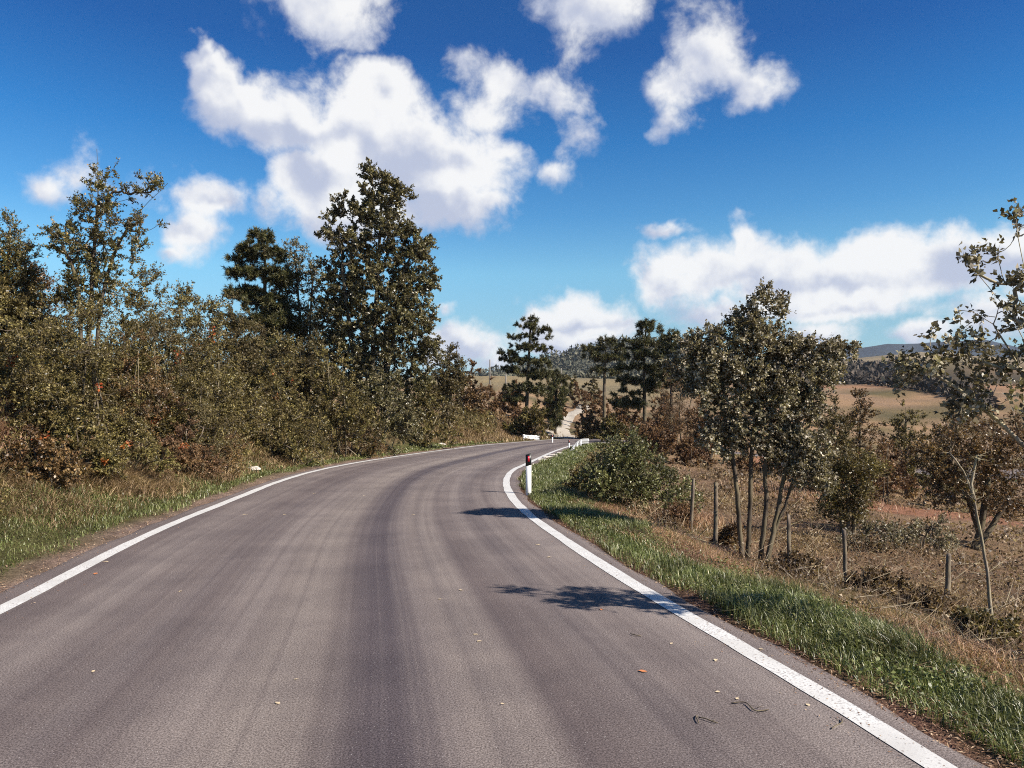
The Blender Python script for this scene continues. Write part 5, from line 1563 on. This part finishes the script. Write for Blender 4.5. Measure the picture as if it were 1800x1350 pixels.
# ------------------------------------------------------------------ far hills and woods
def hill(name, az0, az1, dist, width, prof, col_a, col_b, seed, nu=160, nv=24, rough=.05):
    """a ridge across the view: prof is (photo column, photo row of the crest) pairs, at distance dist"""
    us = np.linspace(az0, az1, nu)
    crest = np.interp(us, [p_[0] for p_ in prof], [p_[1] for p_ in prof])
    zt = EYE + (HV - crest) / F * dist
    X = (us - 900) / F * dist
    v = []
    for j in range(nv):
        t = -1 + 2 * j / (nv - 1)
        y_ = dist + t * width
        sc = y_ / dist
        pr_ = np.cos(t * math.pi / 2) ** 1.3
        base = 4.0
        z = base + (zt - base) * pr_
        z = z + (vnoise(X * sc, X * 0 + y_, 1.0 / (width * .22), seed) - .5) * (zt - base) * .16 * (1 - abs(t)) * (0 if j == nv // 2 else 1)
        v.append(np.c_[X * sc, np.full(nu, y_), z])
    v = np.stack(v, 0).reshape(-1, 3)
    i = np.arange(nu * nv).reshape(nv, nu)
    f = np.stack([i[:-1, :-1], i[:-1, 1:], i[1:, 1:], i[1:, :-1]], -1).reshape(-1, 4)
    m, nt, out = mat_base(name + '_cover')
    n = noise(nt, 14.0 / dist * 10, 6.0, .7); n2 = noise(nt, 2.2 / dist * 10, 4.0, .6)
    c = mixc(nt, maprange(nt, n.outputs[0], .35, .65), col_a, col_b)
    c = mixc(nt, maprange(nt, n2.outputs[0], .5, .65, 0, .5), c, (col_b[0] * 1.4, col_b[1] * 1.25, col_b[2]))
    p_ = nd(nt, 'ShaderNodeBsdfPrincipled'); p_.inputs['Roughness'].default_value = 1; p_.inputs['Specular IOR Level'].default_value = 0
    nt.links.new(c, p_.inputs['Base Color'])
    b_ = nd(nt, 'ShaderNodeBump'); b_.inputs['Strength'].default_value = 1; b_.inputs['Distance'].default_value = dist * .004
    nt.links.new(n.outputs[0], b_.inputs['Height']); nt.links.new(b_.outputs[0], p_.inputs['Normal'])
    nt.links.new(p_.outputs[0], out.inputs[0])
    return tag(mesh_obj(name, v, f.ravel(), np.full(len(f), 4), m, smooth=True), kind='structure'), v

def woods(name, pts, size, mat, label, seed, per=16):
    """a far wood that reads as one mass: every crown a cloud of leafy sprays"""
    r_ = np.random.default_rng(seed)
    pts = np.asarray(pts); n = len(pts)
    s = size * (.6 + .8 * r_.random(n))
    k = np.repeat(np.arange(n), per)
    o = rnd_unit(n * per, r_) * (r_.random(n * per) ** .4)[:, None]
    lp = pts[k] + o * np.c_[s[k] * .8, s[k] * .8, s[k] * 1.25]
    L = s[k] * (.45 + .35 * r_.random(n * per))
    v, f, sz = leaf_arrays(lp, unit(o + rnd_unit(n * per, r_) * .7), unit(rnd_unit(n * per, r_) + np.array([0, 0, .6])), L, L * .8, tri=True)
    m_ = mesh_obj(name, v, f, sz, mat)
    return tag(m_, label, 'wood', kind='stuff')

M['wood_far'] = leaf_mat('far_wood_crown', [(0, (.07, .075, .06)), (.6, (.11, .11, .08)), (1, (.17, .155, .11))], (.8, 1.15), trans=0, spec=.05, rough=1, clump_scale=.05)  # crown colours lightened: distant haze is put into the albedo
M['wood_grey'] = leaf_mat('grey_wood_crown', [(0, (.06, .052, .045)), (.6, (.10, .085, .07)), (1, (.15, .125, .10))], (.8, 1.15), trans=0, spec=.05, rough=1, clump_scale=.05)
h1, v1 = hill('wooded_hill', 780, 1420, 620, 170, [(780, 672), (900, 655), (960, 640), (1020, 622), (1100, 607), (1160, 612), (1250, 628), (1330, 648), (1420, 672)], (.075, .08, .065), (.12, .12, .09), 201)  # hill cover also paled, haze painted into its two colours
h2, v2 = hill('mountain', 1150, 2300, 2300, 600, [(1150, 655), (1300, 635), (1420, 622), (1500, 612), (1560, 603), (1610, 604), (1680, 598), (1730, 594), (1790, 608), (1900, 624), (2100, 616), (2300, 640)], (.02, .028, .042), (.034, .044, .06), 202)  # blue of the distant air is painted into the ridge colours
h3, v3 = hill('field_hill', 1330, 2200, 480, 110, [(1330, 690), (1450, 655), (1540, 634), (1620, 622), (1680, 628), (1760, 645), (1900, 650), (2200, 690)], (.17, .14, .10), (.26, .22, .16), 203)
rw_ = np.random.default_rng(301)
sel = v1[(v1[:, 1] < 640)]
ii = rw_.integers(0, len(sel), 2400)
woods('distant_wood', sel[ii] + rw_.normal(0, 6, (2400, 3)) * [1, 1, .1] + [0, 0, 1.2], 3.2, M['wood_far'], 'wooded hillside behind the pale field and pines', 302)
us = rw_.uniform(1480, 1590, 520); rr0 = rw_.uniform(250, 305, 520)
xx = (us - 900) / F * rr0; wz = gz(xx, rr0)
woods('hillside_wood', np.c_[xx, rr0, wz + 1.4], 2.2, M['wood_grey'], 'grey leafless wood on the slope above the far stubble field', 303)
us = rw_.uniform(1500, 1960, 420); xx = (us - 900) / F * 485
zz = np.interp(us, [1330, 1450, 1540, 1620, 1680, 1760, 1900, 2200], [690, 655, 634, 622, 628, 645, 650, 690])
keep = (us < 1600) | (us > 1640)
woods('crest_wood', np.c_[xx, 500 + rw_.uniform(0, 40, 420), EYE + (HV - zz) / F * 480 + .2][keep], 1.7, M['wood_far'], 'dark line of trees along the crest of the far field hill', 304)
# hedgerow slanting across the far stubble field
t = rw_.random(170)
hu = 1530 + 210 * t + rw_.normal(0, 3, 170); hr = 205 - 75 * t + rw_.normal(0, 2.5, 170)
hxx = (hu - 900) / F * hr
woods('hedgerow', np.c_[hxx, hr, gz(hxx, hr) + .7], 1.5, M['wood_grey'], 'dark hedgerow slanting down across the far stubble field', 305)
t = rw_.random(200)
hu = 880 + 300 * t; hr = np.full(200, 222.0) + rw_.normal(0, 3, 200); hxx = (hu - 900) / F * hr
woods('field_edge_hedge', np.c_[hxx, hr, gz(hxx, hr) + .6], 1.5, M['wood_far'], 'dark hedge along the top of the pale field behind the track', 306)


# ------------------------------------------------------------------ thin autumn haze
hz = MB(); hz.box((0, 2900, 90), (6600, 3700, 105)); 
hm, hnt, hout = mat_base('thin_haze')
pv = nd(hnt, 'ShaderNodeVolumePrincipled'); pv.inputs['Color'].default_value = (.72, .80, .95, 1); pv.inputs['Density'].default_value = .00009
hnt.links.new(pv.outputs[0], hout.inputs['Volume'])
tag(hz.build('haze', hm), 'thin pale haze over the far hills', 'haze', kind='stuff')
